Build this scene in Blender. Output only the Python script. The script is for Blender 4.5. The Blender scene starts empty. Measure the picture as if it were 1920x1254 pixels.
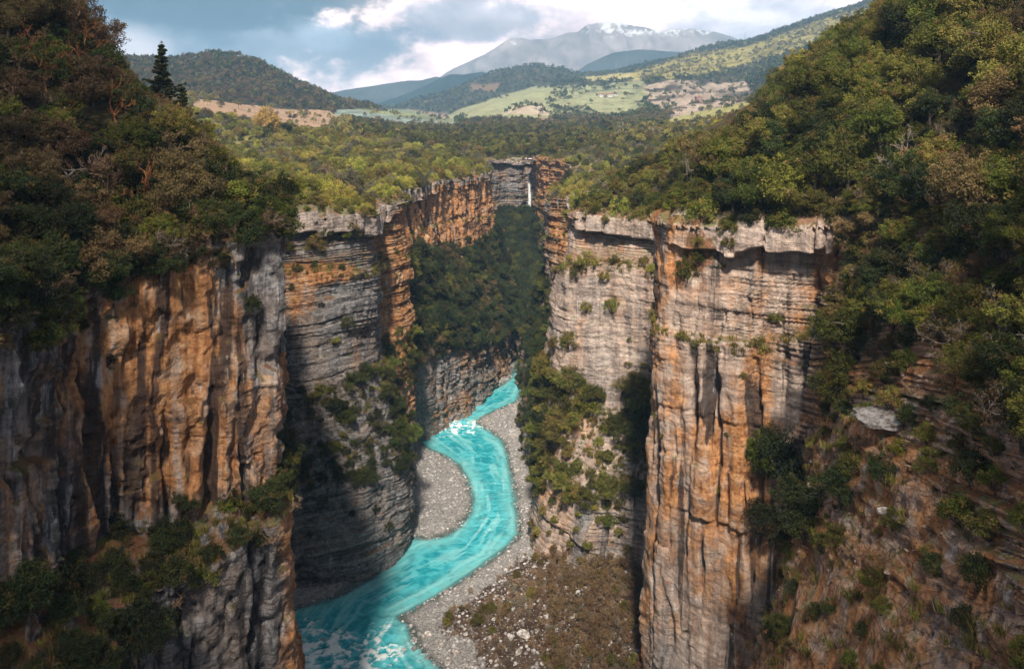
import bpy, math, random
import numpy as np
from mathutils import Vector, Matrix
from mathutils.bvhtree import BVHTree

rng = np.random.default_rng(7)
random.seed(7)
F = 1493.0          # focal length in photograph pixels (1920 wide)
HY = 205.0          # row of the horizon in the photograph
CZ = 100.0          # camera height above the river, metres

sc = bpy.context.scene
col = sc.collection

def PX(x, y, z):
    y = np.maximum(y, 0.5)
    return 960 + F * x / y, HY + F * (CZ - z) / y

# ------------------------------------------------------------------ noise
_T = np.random.default_rng(11).random(65536).astype(np.float32)
def _h(ix, iy, iz, seed):
    h = (ix * 73856093) ^ (iy * 19349663) ^ (iz * 83492791) ^ (seed * 2654435)
    h = (h ^ (h >> 13)) * 1274126177
    return _T[(h ^ (h >> 16)) & 65535]
def vnoise(x, y, z, seed=0):
    x = np.asarray(x, dtype=np.float64); y = np.asarray(y, dtype=np.float64); z = np.asarray(z, dtype=np.float64)
    x, y, z = np.broadcast_arrays(x, y, z)
    fx, fy, fz = np.floor(x), np.floor(y), np.floor(z)
    ix, iy, iz = fx.astype(np.int64), fy.astype(np.int64), fz.astype(np.int64)
    tx, ty, tz = x - fx, y - fy, z - fz
    tx = tx*tx*tx*(tx*(tx*6-15)+10); ty = ty*ty*ty*(ty*(ty*6-15)+10); tz = tz*tz*tz*(tz*(tz*6-15)+10)
    r = 0
    for dx in (0, 1):
        wx = tx if dx else 1-tx
        for dy in (0, 1):
            wy = ty if dy else 1-ty
            for dz in (0, 1):
                wz = tz if dz else 1-tz
                r = r + wx*wy*wz*_h(ix+dx, iy+dy, iz+dz, seed)
    return r*2-1
def fbm(x, y, z, octv=4, seed=0, gain=.5):
    a, s, r = 1.0, 0.0, 0
    for o in range(octv):
        f = 2.03**o
        r = r + a*vnoise(x*f, y*f, z*f, seed+o*17)
        s += a; a *= gain
    return r/s
def sstep(a, b, x):
    t = np.clip((x-a)/(b-a), 0, 1)
    return t*t*(3-2*t)

# ------------------------------------------------------------------ mesh helpers
def mesh_np(name, V, Q, attrs=None, mats=(), mi=None, smooth=True):
    V = np.asarray(V, dtype=np.float32); Q = np.asarray(Q, dtype=np.int32)
    me = bpy.data.meshes.new(name)
    me.vertices.add(len(V)); me.vertices.foreach_set('co', V.ravel())
    k = Q.shape[1]
    me.loops.add(Q.size); me.loops.foreach_set('vertex_index', Q.ravel())
    me.polygons.add(len(Q)); me.polygons.foreach_set('loop_start', np.arange(0, Q.size, k, dtype=np.int32))
    for m in mats: me.materials.append(m)
    if mi is not None: me.polygons.foreach_set('material_index', np.asarray(mi, dtype=np.int32))
    me.polygons.foreach_set('use_smooth', np.full(len(Q), smooth, dtype=bool))
    me.update(calc_edges=True)
    for an, av in (attrs or {}).items():
        av = np.asarray(av, dtype=np.float32)
        if av.ndim == 1:
            at = me.attributes.new(an, 'FLOAT', 'POINT'); at.data.foreach_set('value', av)
        else:
            at = me.attributes.new(an, 'FLOAT_COLOR', 'POINT')
            c = np.ones((len(V), 4), dtype=np.float32); c[:, :3] = av
            at.data.foreach_set('color', c.ravel())
    return me
def link(name, me, parent=None, **props):
    o = bpy.data.objects.new(name, me); col.objects.link(o)
    if parent is not None: o.parent = parent
    for k, v in props.items(): o[k] = v
    return o
def grid_quads(nr, nc):
    i = np.arange(nr*nc).reshape(nr, nc)
    return np.stack([i[:-1, :-1], i[:-1, 1:], i[1:, 1:], i[1:, :-1]], -1).reshape(-1, 4)

# ------------------------------------------------------------------ material helpers
class NT:
    def __init__(s, name):
        s.m = bpy.data.materials.new(name); s.m.use_nodes = True
        s.t = s.m.node_tree; s.t.nodes.clear()
        s.out = s.t.nodes.new('ShaderNodeOutputMaterial')
    def n(s, kind, **kw):
        nd = s.t.nodes.new('ShaderNode'+kind)
        for k, v in kw.items(): setattr(nd, k, v)
        return nd
    def L(s, a, b): s.t.links.new(a, b)
    def put(s, sock, v):
        if hasattr(v, 'links') or hasattr(v, 'is_linked'): s.L(v, sock)
        elif isinstance(v, (tuple, list)) and len(v) == 3 and sock.type == 'RGBA': sock.default_value = (*v, 1)
        else: sock.default_value = v
    def attr(s, name, fac=True):
        a = s.n('Attribute'); a.attribute_name = name
        return a.outputs['Fac'] if fac else a.outputs['Color']
    def pos(s, scale=(1, 1, 1)):
        g = s.n('NewGeometry'); mp = s.n('Mapping'); mp.inputs['Scale'].default_value = scale
        s.L(g.outputs['Position'], mp.inputs['Vector']); return mp.outputs[0]
    def noise(s, vec, scale, detail=5, rough=.55, dist=0):
        n = s.n('TexNoise'); s.L(vec, n.inputs['Vector'])
        n.inputs['Scale'].default_value = scale; n.inputs['Detail'].default_value = detail
        n.inputs['Roughness'].default_value = rough; n.inputs['Distortion'].default_value = dist
        return n.outputs['Fac']
    def voro(s, vec, scale, feature='F1', out='Distance'):
        n = s.n('TexVoronoi'); n.feature = feature; s.L(vec, n.inputs['Vector']); n.inputs['Scale'].default_value = scale
        return n.outputs[out]
    def ramp(s, fac, a, b, lo=0., hi=1.):
        m = s.n('MapRange'); m.interpolation_type = 'SMOOTHSTEP'
        s.put(m.inputs['Value'], fac)
        m.inputs['From Min'].default_value = a; m.inputs['From Max'].default_value = b
        m.inputs['To Min'].default_value = lo; m.inputs['To Max'].default_value = hi
        return m.outputs[0]
    def mix(s, f, a, b, mode='MIX'):
        m = s.n('Mix'); m.data_type = 'RGBA'; m.blend_type = mode
        s.put(m.inputs[0], f); s.put(m.inputs[6], a); s.put(m.inputs[7], b)
        return m.outputs[2]
    def math(s, op, a, b=0.):
        m = s.n('Math'); m.operation = op; s.put(m.inputs[0], a); s.put(m.inputs[1], b); return m.outputs[0]
    def bump(s, h, dist, strength=1., nrm=None):
        b = s.n('Bump'); b.inputs['Distance'].default_value = dist; b.inputs['Strength'].default_value = strength
        s.L(h, b.inputs['Height'])
        if nrm is not None: s.L(nrm, b.inputs['Normal'])
        return b.outputs[0]
    def princ(s, color, rough=.9, nrm=None, spec=.2, **kw):
        p = s.n('BsdfPrincipled'); s.put(p.inputs['Base Color'], color); s.put(p.inputs['Roughness'], rough)
        p.inputs['Specular IOR Level'].default_value = spec
        if nrm is not None: s.L(nrm, p.inputs['Normal'])
        return p.outputs[0]
    def done(s, sh): s.L(sh, s.out.inputs['Surface']); return s.m

def rock_material():
    t = NT('canyon limestone')
    g0 = t.n('NewGeometry'); s0 = t.n('SeparateXYZ'); t.L(g0.outputs['Position'], s0.inputs[0])
    cb_ = t.n('CombineXYZ'); t.L(s0.outputs['X'], cb_.inputs[0]); t.L(s0.outputs['Y'], cb_.inputs[1]); t.L(t.attr('bedz'), cb_.inputs[2])
    def bpos(sc3):
        mp = t.n('Mapping'); mp.inputs['Scale'].default_value = sc3; t.L(cb_.outputs[0], mp.inputs[0]); return mp.outputs[0]
    lay = t.noise(bpos((.07, .07, 1.5)), 1.0, 9, .68)
    lay2 = t.noise(bpos((.10, .10, .9)), 1.3, 4, .5)
    grain = t.noise(t.pos(), 1.0, 10, .66)
    big = t.noise(t.pos((1, 1, .6)), .14, 5, .6)
    med = t.noise(t.pos((1, 1, .8)), .42, 6, .62)
    streak = t.noise(t.pos((.8, .8, .055)), 1.0, 7, .62)
    streak2 = t.noise(t.pos((1.7, 1.7, .10)), 1.0, 5, .6, .3)
    blk = t.voro(bpos((.42, .42, 1.25)), 1.0, 'DISTANCE_TO_EDGE')
    blk2 = t.voro(bpos((1.1, 1.1, 3.6)), 1.0, 'DISTANCE_TO_EDGE')
    def line(v, w): return t.ramp(t.math('ABSOLUTE', t.math('SUBTRACT', v, .5)), 0., w)
    fl = t.attr('flute'); orr = t.attr('orange'); st = t.attr('stain_shade'); pale = t.attr('pale'); veg = t.attr('veg')
    nfl = t.attr('bed')
    hl = line(lay2, .022)                      # thin bedding cracks
    vl = line(streak2, .03)                    # vertical cracks and drips
    lm = t.ramp(med, .38, .60)
    comb = t.mix(fl, t.mix(lm, grain, lay), t.mix(.5, streak2, grain))
    grey = t.mix(t.ramp(comb, .39, .61), (.085, .085, .093), (.40, .385, .39))
    grey = t.mix(t.ramp(big, .42, .62), grey, t.mix(.55, grey, (.36, .27, .215)))
    orange = t.mix(t.ramp(comb, .37, .62), (.30, .12, .045), (.74, .38, .17))
    orange = t.mix(t.ramp(med, .48, .68), orange, (.70, .45, .29))
    orange = t.mix(t.math('MULTIPLY', t.ramp(streak, .52, .64), .5), orange, (.40, .17, .075))
    of = t.ramp(t.math('ADD', orr, t.math('ADD', t.math('MULTIPLY', t.math('SUBTRACT', grain, .5), .5), t.math('MULTIPLY', t.math('SUBTRACT', streak, .5), .9))), .28, .68)
    c = t.mix(of, grey, orange)
    palec = t.mix(t.ramp(streak, .40, .58), (.42, .33, .285), (.74, .615, .54))
    palec = t.mix(t.ramp(lay, .40, .62), t.mix(.4, palec, (.24, .19, .17)), palec)
    pf = t.ramp(t.math('ADD', pale, t.math('MULTIPLY', t.math('SUBTRACT', med, .5), 1.1)), .25, .75)
    c = t.mix(t.math('MULTIPLY', pf, .82), c, palec)
    dk = t.math('MULTIPLY', t.ramp(lay, .47, .36), t.math('MULTIPLY', nfl, .55))
    c = t.mix(dk, c, (.05, .038, .034))
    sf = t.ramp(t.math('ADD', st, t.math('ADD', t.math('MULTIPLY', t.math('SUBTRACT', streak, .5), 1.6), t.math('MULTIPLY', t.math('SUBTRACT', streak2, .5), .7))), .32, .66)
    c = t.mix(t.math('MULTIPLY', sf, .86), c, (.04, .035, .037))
    wf = t.math('MULTIPLY', t.ramp(t.math('MULTIPLY', streak2, t.ramp(streak, .6, .4)), .50, .60), t.ramp(med, .4, .6))
    c = t.mix(t.math('MULTIPLY', wf, .6), c, (.66, .62, .61))
    c = t.mix(t.math('MULTIPLY', t.math('SUBTRACT', 1., hl), t.math('MULTIPLY', nfl, .55)), c, (.035, .028, .026))
    bj = t.math('MULTIPLY', t.ramp(blk, .045, .0), t.ramp(med, .35, .55)); bj2 = t.math('MULTIPLY', t.ramp(blk2, .06, .0), t.ramp(lay, .45, .6))
    bjs = t.math('MULTIPLY', t.math('MAXIMUM', bj, t.math('MULTIPLY', bj2, .6)), t.math('ADD', t.math('MULTIPLY', nfl, .8), .15))
    c = t.mix(t.math('MULTIPLY', bjs, .6), c, (.04, .032, .03))
    g = t.n('NewGeometry'); sx = t.n('SeparateXYZ'); t.L(g.outputs['Normal'], sx.inputs[0])
    up = t.ramp(t.math('ADD', sx.outputs['Z'], t.math('MULTIPLY', t.math('SUBTRACT', grain, .5), .9)), .45, .75)
    soil = t.mix(t.ramp(med, .42, .6), (.20, .085, .035), (.12, .13, .03))
    c = t.mix(t.math('MULTIPLY', up, .8), c, soil)
    vf = t.ramp(t.math('ADD', veg, t.math('MULTIPLY', t.math('SUBTRACT', grain, .5), 1.6)), .42, .72)
    c = t.mix(t.math('MULTIPLY', vf, .85), c, t.mix(t.ramp(med, .38, .60), (.06, .06, .02), (.30, .115, .045)))
    n = t.bump(t.math('ADD', t.math('MULTIPLY', lay, t.math('MULTIPLY', nfl, t.math('ADD', lm, .25))), t.math('MULTIPLY', streak2, fl)), .42, .9)
    n = t.bump(t.math('MULTIPLY', hl, nfl), .22, .7, n)
    n = t.bump(t.math('SUBTRACT', 1., bjs), .16, .8, n)
    n = t.bump(grain, .62, 1., n)
    return t.done(t.princ(c, .88, n, .15))

def ground_material():
    t = NT('plateau soil and turf')
    c = t.attr('col', False)
    d = t.attr('detail')
    a = t.noise(t.pos(), .35, 8, .65); b = t.noise(t.pos(), .02, 6, .6)
    c = t.mix(t.ramp(a, .3, .7), t.mix(1., c, (.62, .62, .6), 'MULTIPLY'), t.mix(1., c, (1.25, 1.2, 1.15), 'MULTIPLY'))
    c = t.mix(t.math('MULTIPLY', t.ramp(b, .42, .62), .35), c, (.16, .12, .07))
    return t.done(t.princ(c, .95, t.bump(a, .5, .6), .1))

def leaf_material(name, c0, c1, c2, trans=.3):
    t = NT(name)
    tone = t.attr('tone')
    oi = t.n('ObjectInfo')
    c = t.mix(tone, c0, c1)
    c = t.mix(t.ramp(t.attr('dry'), .55, 1.), c, c2)
    hs = t.n('HueSaturation'); t.put(hs.inputs['Color'], c)
    t.L(t.ramp(oi.outputs['Random'], 0, 1, .475, .515), hs.inputs['Hue'])
    r2 = t.math('FRACT', t.math('MULTIPLY', oi.outputs['Random'], 7.31))
    t.L(t.ramp(r2, 0, 1, .62, 1.42), hs.inputs['Value'])
    hs.inputs['Saturation'].default_value = 1.0
    p = t.princ(hs.outputs[0], .7, None, .25)
    tr = t.n('BsdfTranslucent'); t.L(hs.outputs[0], tr.inputs['Color'])
    mx = t.n('MixShader'); mx.inputs[0].default_value = trans
    t.L(p, mx.inputs[1]); t.L(tr.outputs[0], mx.inputs[2])
    return t.done(mx.outputs[0])

def bark_material(name, a, b):
    t = NT(name)
    n = t.noise(t.pos((3, 3, 1)), 2., 5)
    return t.done(t.princ(t.mix(t.ramp(n, .35, .65), a, b), .9, t.bump(n, .03), .1))

M_ROCK = rock_material()
M_GROUND = ground_material()
M_BARK = bark_material('grey bark', (.06, .045, .035), (.16, .13, .11))
M_TWIG = bark_material('brown twigs', (.17, .105, .06), (.34, .23, .15))
M_TWIG2 = bark_material('grey twigs', (.15, .12, .10), (.30, .25, .22))
M_RUST = bark_material('rust twigs', (.22, .085, .03), (.38, .17, .075))
LEAF = {
 'dark':   leaf_material('dark evergreen leaves', (.024, .036, .011), (.064, .084, .021), (.12, .08, .025)),
 'green':  leaf_material('mid green leaves', (.060, .080, .012), (.170, .190, .030), (.20, .14, .035)),
 'olive':  leaf_material('olive leaves', (.10, .10, .02), (.27, .25, .05), (.22, .14, .05)),
 'yellow': leaf_material('yellow green leaves', (.13, .14, .022), (.40, .385, .065), (.36, .24, .09)),
 'brown':  leaf_material('brown buds and leaves', (.10, .065, .028), (.24, .165, .07), (.19, .12, .05)),
 'pale':   leaf_material('grey green leaves', (.10, .105, .05), (.22, .21, .11), (.28, .22, .17)),
 'gold':   leaf_material('golden leaves', (.26, .19, .03), (.52, .40, .09), (.4, .3, .1)),
}

# ------------------------------------------------------------------ canyon wall ribbon
# columns: x, y, z_rim, (z1,o1) small mid ledge, (za,oa) foot of upper face, (zb,ob) lower tier top, obase
C = [
 (-44,-60,86, 70,.5, 60,1, 52,9, 12),
 (-44, 15,86, 70,.5, 60,1, 52,9, 12),
 (-42, 45,85, 70,.5, 60,1, 52,9, 12),
 (-41, 62,84, 70,.5, 60,1, 52,9, 12),
 (-41, 73,83.5, 70,.4, 60,.6, 53,8, 11),
 (-39.5,79,84, 70,.3, 60,.5, 54,7, 9),
 (-34, 83,86, 70,.3, 58,.5, 54,5, 7),
 (-29, 86,87, 72,.3, 58,.4, 55.5,4, 6),
 (-26, 88.5,87,72,.3, 57.5,.3, 56,2.0, 3.2),
 (-27.8,95,87,72,.3, 58,.3, 56,1.6, 3),
 (-31.5,106,86,72,.3, 58,.3, 56,1.0, 3),
 (-37.5,120,84,70,.3, 56,.5, 50,1, 2.),
 (-47,138,82, 66,.3, 50,.5, 40,2, 2),
 (-56,155,80, 66,.5, 48,.5, 34,2, 3),
 (-58,166,79, 66,1., 46,1.5, 24,3, 4),
 (-50,171,78, 66.5,2., 45,2.8, 22,5.5, 7),
 (-42,172.5,78, 66,2.2, 43,3., 21,6, 7.5),
 (-36,175,77.5, 65,1.6, 42,2.4, 20,7, 8.5),
 (-31.5,181,77.5, 64,.4, 42,1.0, 19,8, 9),
 (-32,191,77, 64,.4, 41,1., 20,8, 8.6),
 (-34.5,202,77, 62,.3, 44,.6, 24,5, 6),
 (-30,207.5,77, 62,.8, 44,1.2, 28,2., 2.5),
 (-27.5,213,77, 62,.8, 44,1., 28,1., 1.2),
 (-31,221,77, 60,.3, 45,.5, 28,1., 1.5),
 (-33.5,232,76.5, 62,.3, 52,.8, 26,3, 3.5),
 (-32,250,76, 62,.4, 52,1., 24,10, 11),
 (-28,275,75.5, 60,.5, 47,1.5, 20,17, 18.5),
 (-23,300,74.5, 58,.8, 43,2, 15,19, 20.5),
 (-16,322,74, 56,.8, 42,2, 12,17, 19),
 (-8.5,350,73, 54,.4, 42,1, 8,13, 15),
 (-12,372,73, 54,.4, 40,1, 12,12, 15),
 (-15,400,73, 54,.4, 40,1, 18,11, 15),
 (-15,432,72.5, 54,.4, 40,1, 25,10, 14),
 (-11,450,72.3, 54,.3, 40,.6, 32,8, 14),
 (-3,455,72, 52,.4, 39,.8, 32,8, 14),
 (5,454,72, 52,.4, 39,.8, 32,8, 14),
 (8.5,459,72, 52,.4, 39,.8, 34,5, 10),
 (11.5,459,72, 52,.4, 39,.8, 34,5, 10),
 (12.5,448,72.5, 52,.4, 39,.8, 32,4, 8),
 (13.5,430,74.5, 52,.4, 38,.8, 28,4, 8),
 (17,419,74.5, 52,.6, 38,1., 24,6, 10),
 (24,404,74.5, 52,.6, 40,1., 22,8, 12),
 (29,388,74, 52,.6, 40,1., 20,10, 14),
 (25,352,70, 54,.6, 36,1., 14,8, 12),
 (17.5,322,68, 56,.6, 35,.8, 12,7, 10),
 (12,303,66.5, 54,.7, 34,.2, 12,7, 10),
 (12.8,291,67, 54,.7, 34,.4, 12,9, 11),
 (20,279,70, 56,.8, 36,.8, 12,14, 17),
 (25,262,74, 58,1., 36,1.2, 10,20, 23),
 (26,245,75.5, 58,1., 36,1.5, 8,22, 25),
 (24.5,226,75, 58,1.2, 36,2, 6,20, 23),
 (20,208,74.5, 60,1.5, 34,4, 5,14, 17),
 (15.5,197,75, 62,1.8, 34,5, 6,8, 11),
 (12.8,189,75.5, 62,3.2, 42,5.3, 14,6, 8.5),
 (14.5,183.5,76.5,64,3.4, 34,5., 15,9, 13),
 (22,180,76.5, 66,2.8, 33,4, 18,12, 17),
 (30,174.5,77, 66,2.2, 34,3, 20,10, 16),
 (35.5,165,78, 66,.8, 40,1.5, 22,8, 14),
 (36,150,80, 66,.4, 40,.8, 20,4, 8),
 (30.5,142,82, 66,.3, 40,.5, 20,1.5, 4),
 (25,137.5,82.5, 66,.3, 40,.6, 20,1, 2),
 (22.6,131,83, 66,.4, 40,.4, 20,.8, 1.2),
 (24.2,126,83, 66,.6, 40,.8, 20,1, 1.5),
 (29.5,121.5,83, 66,.8, 40,1.4, 20,1.8, 3),
 (36.5,118,83.5, 66,1., 40,2.5, 22,5, 9),
 (42.5,114.5,84, 68,1.2, 52,3, 34,7, 13),
 (48,107,86, 77,3., 64,7, 40,15, 24),
 (51,95,87, 79,5., 66,11, 40,21, 33),
 (50,79,88, 79,6., 66,13, 40,24, 37),
 (48,62,89, 79,6., 66,12, 40,23, 36),
 (45,40,90, 79,5., 66,10, 40,20, 34),
 (45,15,90, 79,5., 66,10, 40,20, 34),
 (45,-60,90, 79,5., 66,10, 40,20, 34),
]
C = np.array(C, dtype=float)
seg = np.hypot(np.diff(C[:, 0]), np.diff(C[:, 1])); S = np.concatenate([[0], np.cumsum(seg)])
# adaptive samples along the ribbon
ss = [0.]
while ss[-1] < S[-1]:
    yy = np.interp(ss[-1], S, C[:, 1]); xx = np.interp(ss[-1], S, C[:, 0])
    d = math.hypot(xx, max(yy, 0)); 
    ss.append(ss[-1] + (2.0 if yy < 25 else min(max(d*.0020, .20), .62)))
ss = np.array(ss); ss[-1] = S[-1]
P = np.stack([np.interp(ss, S, C[:, k]) for k in range(10)], 1)
# smooth corners over ~1.6 m and profiles over ~5 m
def smooth_s(a, width):
    out = np.empty_like(a)
    for i in range(len(ss)):
        lo = np.searchsorted(ss, ss[i]-2.5*width); hi = np.searchsorted(ss, ss[i]+2.5*width)
        w = np.exp(-((ss[lo:hi]-ss[i])/width)**2)
        out[i] = (w[:, None]*a[lo:hi]).sum(0)/w.sum()
    return out
XY = smooth_s(P[:, :2], .9)
PR = smooth_s(P[:, 2:], 2.0)
XYs = smooth_s(P[:, :2], 4.0)
tn = np.gradient(XYs, axis=0); tn /= np.linalg.norm(tn, axis=1)[:, None]
NRM = np.stack([tn[:, 1], -tn[:, 0]], 1)
zr, z1, o1, za, oa, zb, ob, obase = PR.T
cbd = [0.]
_r = np.random.default_rng(77)
while cbd[-1] < S[-1]+10: cbd.append(cbd[-1]+float(_r.choice([1.6, 2.8, 4.5, 7., 10.], p=[.2, .28, .26, .16, .10])))
cbd = np.array(cbd); cbi = np.searchsorted(cbd, ss)-1
zr = zr + 1.3*fbm(ss/11, 0, 0, 3, 5) + (_T[(cbi*37) & 65535]-.5)*1.5
cpx = 960+F*XY[:, 0]/np.maximum(XY[:, 1], 1.)
X_, Y_ = XY[:, 0], XY[:, 1]
capw = np.full(len(ss), .25)
capw[(Y_ < 118) & (X_ < 0)] = .10
capw[(X_ < -20) & (Y_ > 160) & (Y_ < 206)] = 1.
capw[(X_ < 0) & (Y_ >= 206) & (Y_ < 352)] = .45
capw[(Y_ > 430)] = .8
capw[(X_ > 5) & (Y_ > 180) & (Y_ < 300)] = .35
capw[(X_ > 12) & (Y_ > 160) & (Y_ < 184)] = 1.
capw[(X_ > 20) & (Y_ > 110) & (Y_ < 130) & (cpx > 1350) & (cpx < 1570)] = 1.
capw[(X_ > 20) & (Y_ > 110) & (Y_ < 160) & (cpx <= 1350)] = .35
capw[(X_ > 40) & (Y_ < 110)] = .0
capw = smooth_s(capw[:, None], 1.2)[:, 0]
capw = np.clip(capw + .35*vnoise(ss/7, 2, 2, 6)*(capw < .9)*(capw > .15), 0, 1)
capd = (5.8 + .9*vnoise(ss/14, 3, 0, 4))*(.55+.45*capw)*np.where(Y_ > 400, .6, 1)
z1 = z1 + 1.2*vnoise(ss/13, 7, 0, 4); za = za + 1.5*vnoise(ss/9, 9, 0, 4)
rows_z = np.stack([zr-4., zr, zr-capd, zr-capd-.5, z1+.4, z1-1.0, za, zb, np.full_like(zr, -5.)], 0)
rows_o = np.stack([np.full_like(zr, -9.), 0*zr, 0*zr+.3*capw, -1.9*capw, np.minimum(o1*.3, 1.)-.2, o1, oa, ob, obase], 0)
counts = [8, 28, 5, 58, 8, 96, 60, 112]
tz = []; rp = []
for k, n in enumerate(counts):
    for j in range(n): tz.append(k + j/n)
tz.append(8.)
tz = np.array(tz)
k0 = np.minimum(tz.astype(int), 7); fr = (tz-k0)[:, None]
Z = rows_z[k0]*(1-fr) + rows_z[k0+1]*fr
# ease offsets a little
O = rows_o[k0]*(1-fr) + rows_o[k0+1]*fr
nR, nC = Z.shape
SS = np.broadcast_to(ss, Z.shape); TZ = np.broadcast_to(tz[:, None], Z.shape)
X = XY[:, 0] + NRM[:, 0]*O; Y = XY[:, 1] + NRM[:, 1]*O
px0, py0 = PX(X, Y, Z)
left_near = (XY[:, 1] < 112) & (XY[:, 0] < 0)
right_side = XY[:, 0] > 5
# flute amount (flowstone drapery) vs bedding
flute = np.zeros_like(Z)
ln = np.broadcast_to(left_near, Z.shape)
flute = np.where(ln & (TZ < 6.3), 1.0, 0.18)
l4 = (X < 0) & (Y > 225) & (Y < 352)
flute = np.where(l4, .6, flute)
r1 = (X > 15) & (Y > 112) & (Y < 140)
flute = np.where(r1, .42, flute)
flute = np.where((X > 30) & (Y < 112), .1, flute)
# --- displacement
wx, wy = X + 1.3*fbm(X/7, Y/7, Z/9, 3, 21), Y + 1.3*fbm(X/7, Y/7, Z/9, 3, 22)
disp = 2.4*fbm(X/15, Y/15, Z/40, 3, 1)*np.where(ln, .6, 1)
bigp = np.floor((Z+2.5*vnoise(X/30, Y/30, 0, 48))/7.5)
disp += 1.1*vnoise(SS/16, bigp*3.3, 5, 49)*(1-flute*.7)*(TZ > 2)
rid = 1-np.abs(fbm(wx/4.2, wy/4.2, Z/26, 3, 2))*2.6
disp += flute*(1.9*(rid-.35))
rid2 = 1-np.abs(fbm(wx/1.5, wy/1.5, Z/11, 3, 3))*2.4
disp += flute*.5*rid2
slot = sstep(.12, .40, fbm(wx/2.6, wy/2.6, Z/30, 3, 31))
disp -= flute*(2.9-1.6*sstep(68, 76, Z))*slot
disp += flute*sstep(66, 74, Z)*1.3*fbm(X/3.2, Y/3.2, Z/3.6, 3, 35)
sw = SS + .8*fbm(X/3, Y/3, Z/5, 3, 36)
slotB = sstep(.10, .30, fbm(sw/2.3, 3.3, Z/26, 3, 37))*sstep(77, 69, Z)*ln
disp -= 2.0*slotB
drip = sstep(.06, .26, fbm(sw/1.35, 8.1, Z/42, 4, 38))*ln
wdrip = sstep(.16, .34, fbm(sw/1.0, 1.7, Z/30, 4, 39))*ln
# bulges at the top of the flowstone
bulge = ln*np.exp(-((Z-77)/6)**2)*1.0
disp += bulge
# bedding
zw = Z + 1.6*vnoise(X/28, Y/28, 0, 41) + .5*vnoise(X/7, Y/7, Z/8, 42)
# beds tilt on the near right slope
nrs = sstep(26, 34, X)*sstep(118, 108, Y)
zw = zw + nrs*(Y-112)*.28
bt = [-20.]
rr = np.random.default_rng(3)
while bt[-1] < 130: bt.append(bt[-1] + float(rr.choice([.45, .6, .9, 1.3, 2.1, 3.0], p=[.30, .26, .20, .13, .07, .04])))
bt = np.array(bt); bi = np.clip(np.searchsorted(bt, zw)-1, 0, len(bt)-2)
ft = (zw-bt[bi])/(bt[bi+1]-bt[bi]); th = bt[bi+1]-bt[bi]
prot = (_T[(bi*97) & 65535]-.5)*1.1 + .9*vnoise(X/5.5, Y/5.5, bi*3.7, 43)
jw = np.minimum(ft, 1-ft)*th
groove = 1-sstep(0., .17, jw)
_p, _q = px0, py0
def ell0(cx, cy, rx, ry): return np.exp(-(((_p-cx)/rx)**2 + ((_q-cy)/ry)**2)**2)
bed = np.where(ln & (TZ < 6.3), .12, 1.)
bed = np.where(r1, .26+.95*ell0(1470, 590, 115, 115)+.35*ell0(1300, 620, 60, 60), bed)
bed = np.where((X > 5) & (Y > 168) & (Y < 270), .55, bed)
bed = np.where(l4 & (TZ < 7), .34, bed)
bed = np.clip(bed, .1, 1.1)*(.75+.35*fbm(X/14, Y/14, Z/10, 3, 75))
bedamt = bed*(1+.9*nrs)
zone = fbm(SS/5.5, 4.4, Z/45, 3, 76)
disp += np.where(r1 | l4, .8*zone, 0)
disp += bedamt*(.80*prot - .70*groove)
# stepped ledges on the near right slope
zs_ = zw/1.7; bi3 = np.clip(np.searchsorted(bt, zs_)-1, 0, len(bt)-2); ft3 = (zs_-bt[bi3])*1.7; th3 = (bt[bi3+1]-bt[bi3])*1.7
dOdZ = -np.gradient(O, axis=0)/np.minimum(np.gradient(Z, axis=0), -1e-3)
dOdZ = np.clip(dOdZ, 0, .9)
disp *= (1-.55*nrs)
disp += nrs*(TZ > 3)*(dOdZ*(ft3-.5*th3)*1.0 + .9*(_T[(bi3*53) & 65535]-.5) + .9*vnoise(X/6, Y/6, bi3*2.9, 79)) - nrs*.8*(1-sstep(0, .25, np.minimum(ft3, th3-ft3)))
# clefts in the orange buttress
slotR = sstep(.16, .36, fbm(sw/3.2, 5.5, Z/45, 3, 80))*sstep(66, 56, Z)*r1
disp -= 2.4*slotR
# pockets and broken blocks in the flowstone
disp -= ln*1.3*sstep(.22, .42, fbm(X/2.6, Y/2.6, Z/3.4, 3, 85))
qa = np.floor(sw/1.3+.6*vnoise(Z/2, 1, 2, 86)).astype(np.int64); qb = np.floor(Z/2.1+1.5*vnoise(SS/3, 4, 1, 87)).astype(np.int64)
disp += ln*(_T[(qa*311+qb*1733) & 65535]-.5)*.55 + ln*.30*fbm(X/.7, Y/.7, Z/.9, 3, 88)
# vertical joints per bed pack
pk = np.floor(zw/4.2)
cellx = SS/3.4 + 2.7*vnoise(pk*5.1, 3, 1, 44) + .35*vnoise(SS/2, Z/3, 0, 45)
fc = np.abs(cellx-np.round(cellx))
cb = _T[((np.round(cellx+.5).astype(np.int64)*131 + pk.astype(np.int64)*977) & 65535)]
disp += bedamt*(1-.8*nrs)*((cb-.5)*1.1 - .5*(1-sstep(0, .09, .5-np.abs(cellx-np.floor(cellx)-.5))))
disp += .35*fbm(X/1.3, Y/1.3, Z/1.3, 4, 46) + .7*fbm(X/4, Y/4, Z/3.2, 3, 47)
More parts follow.
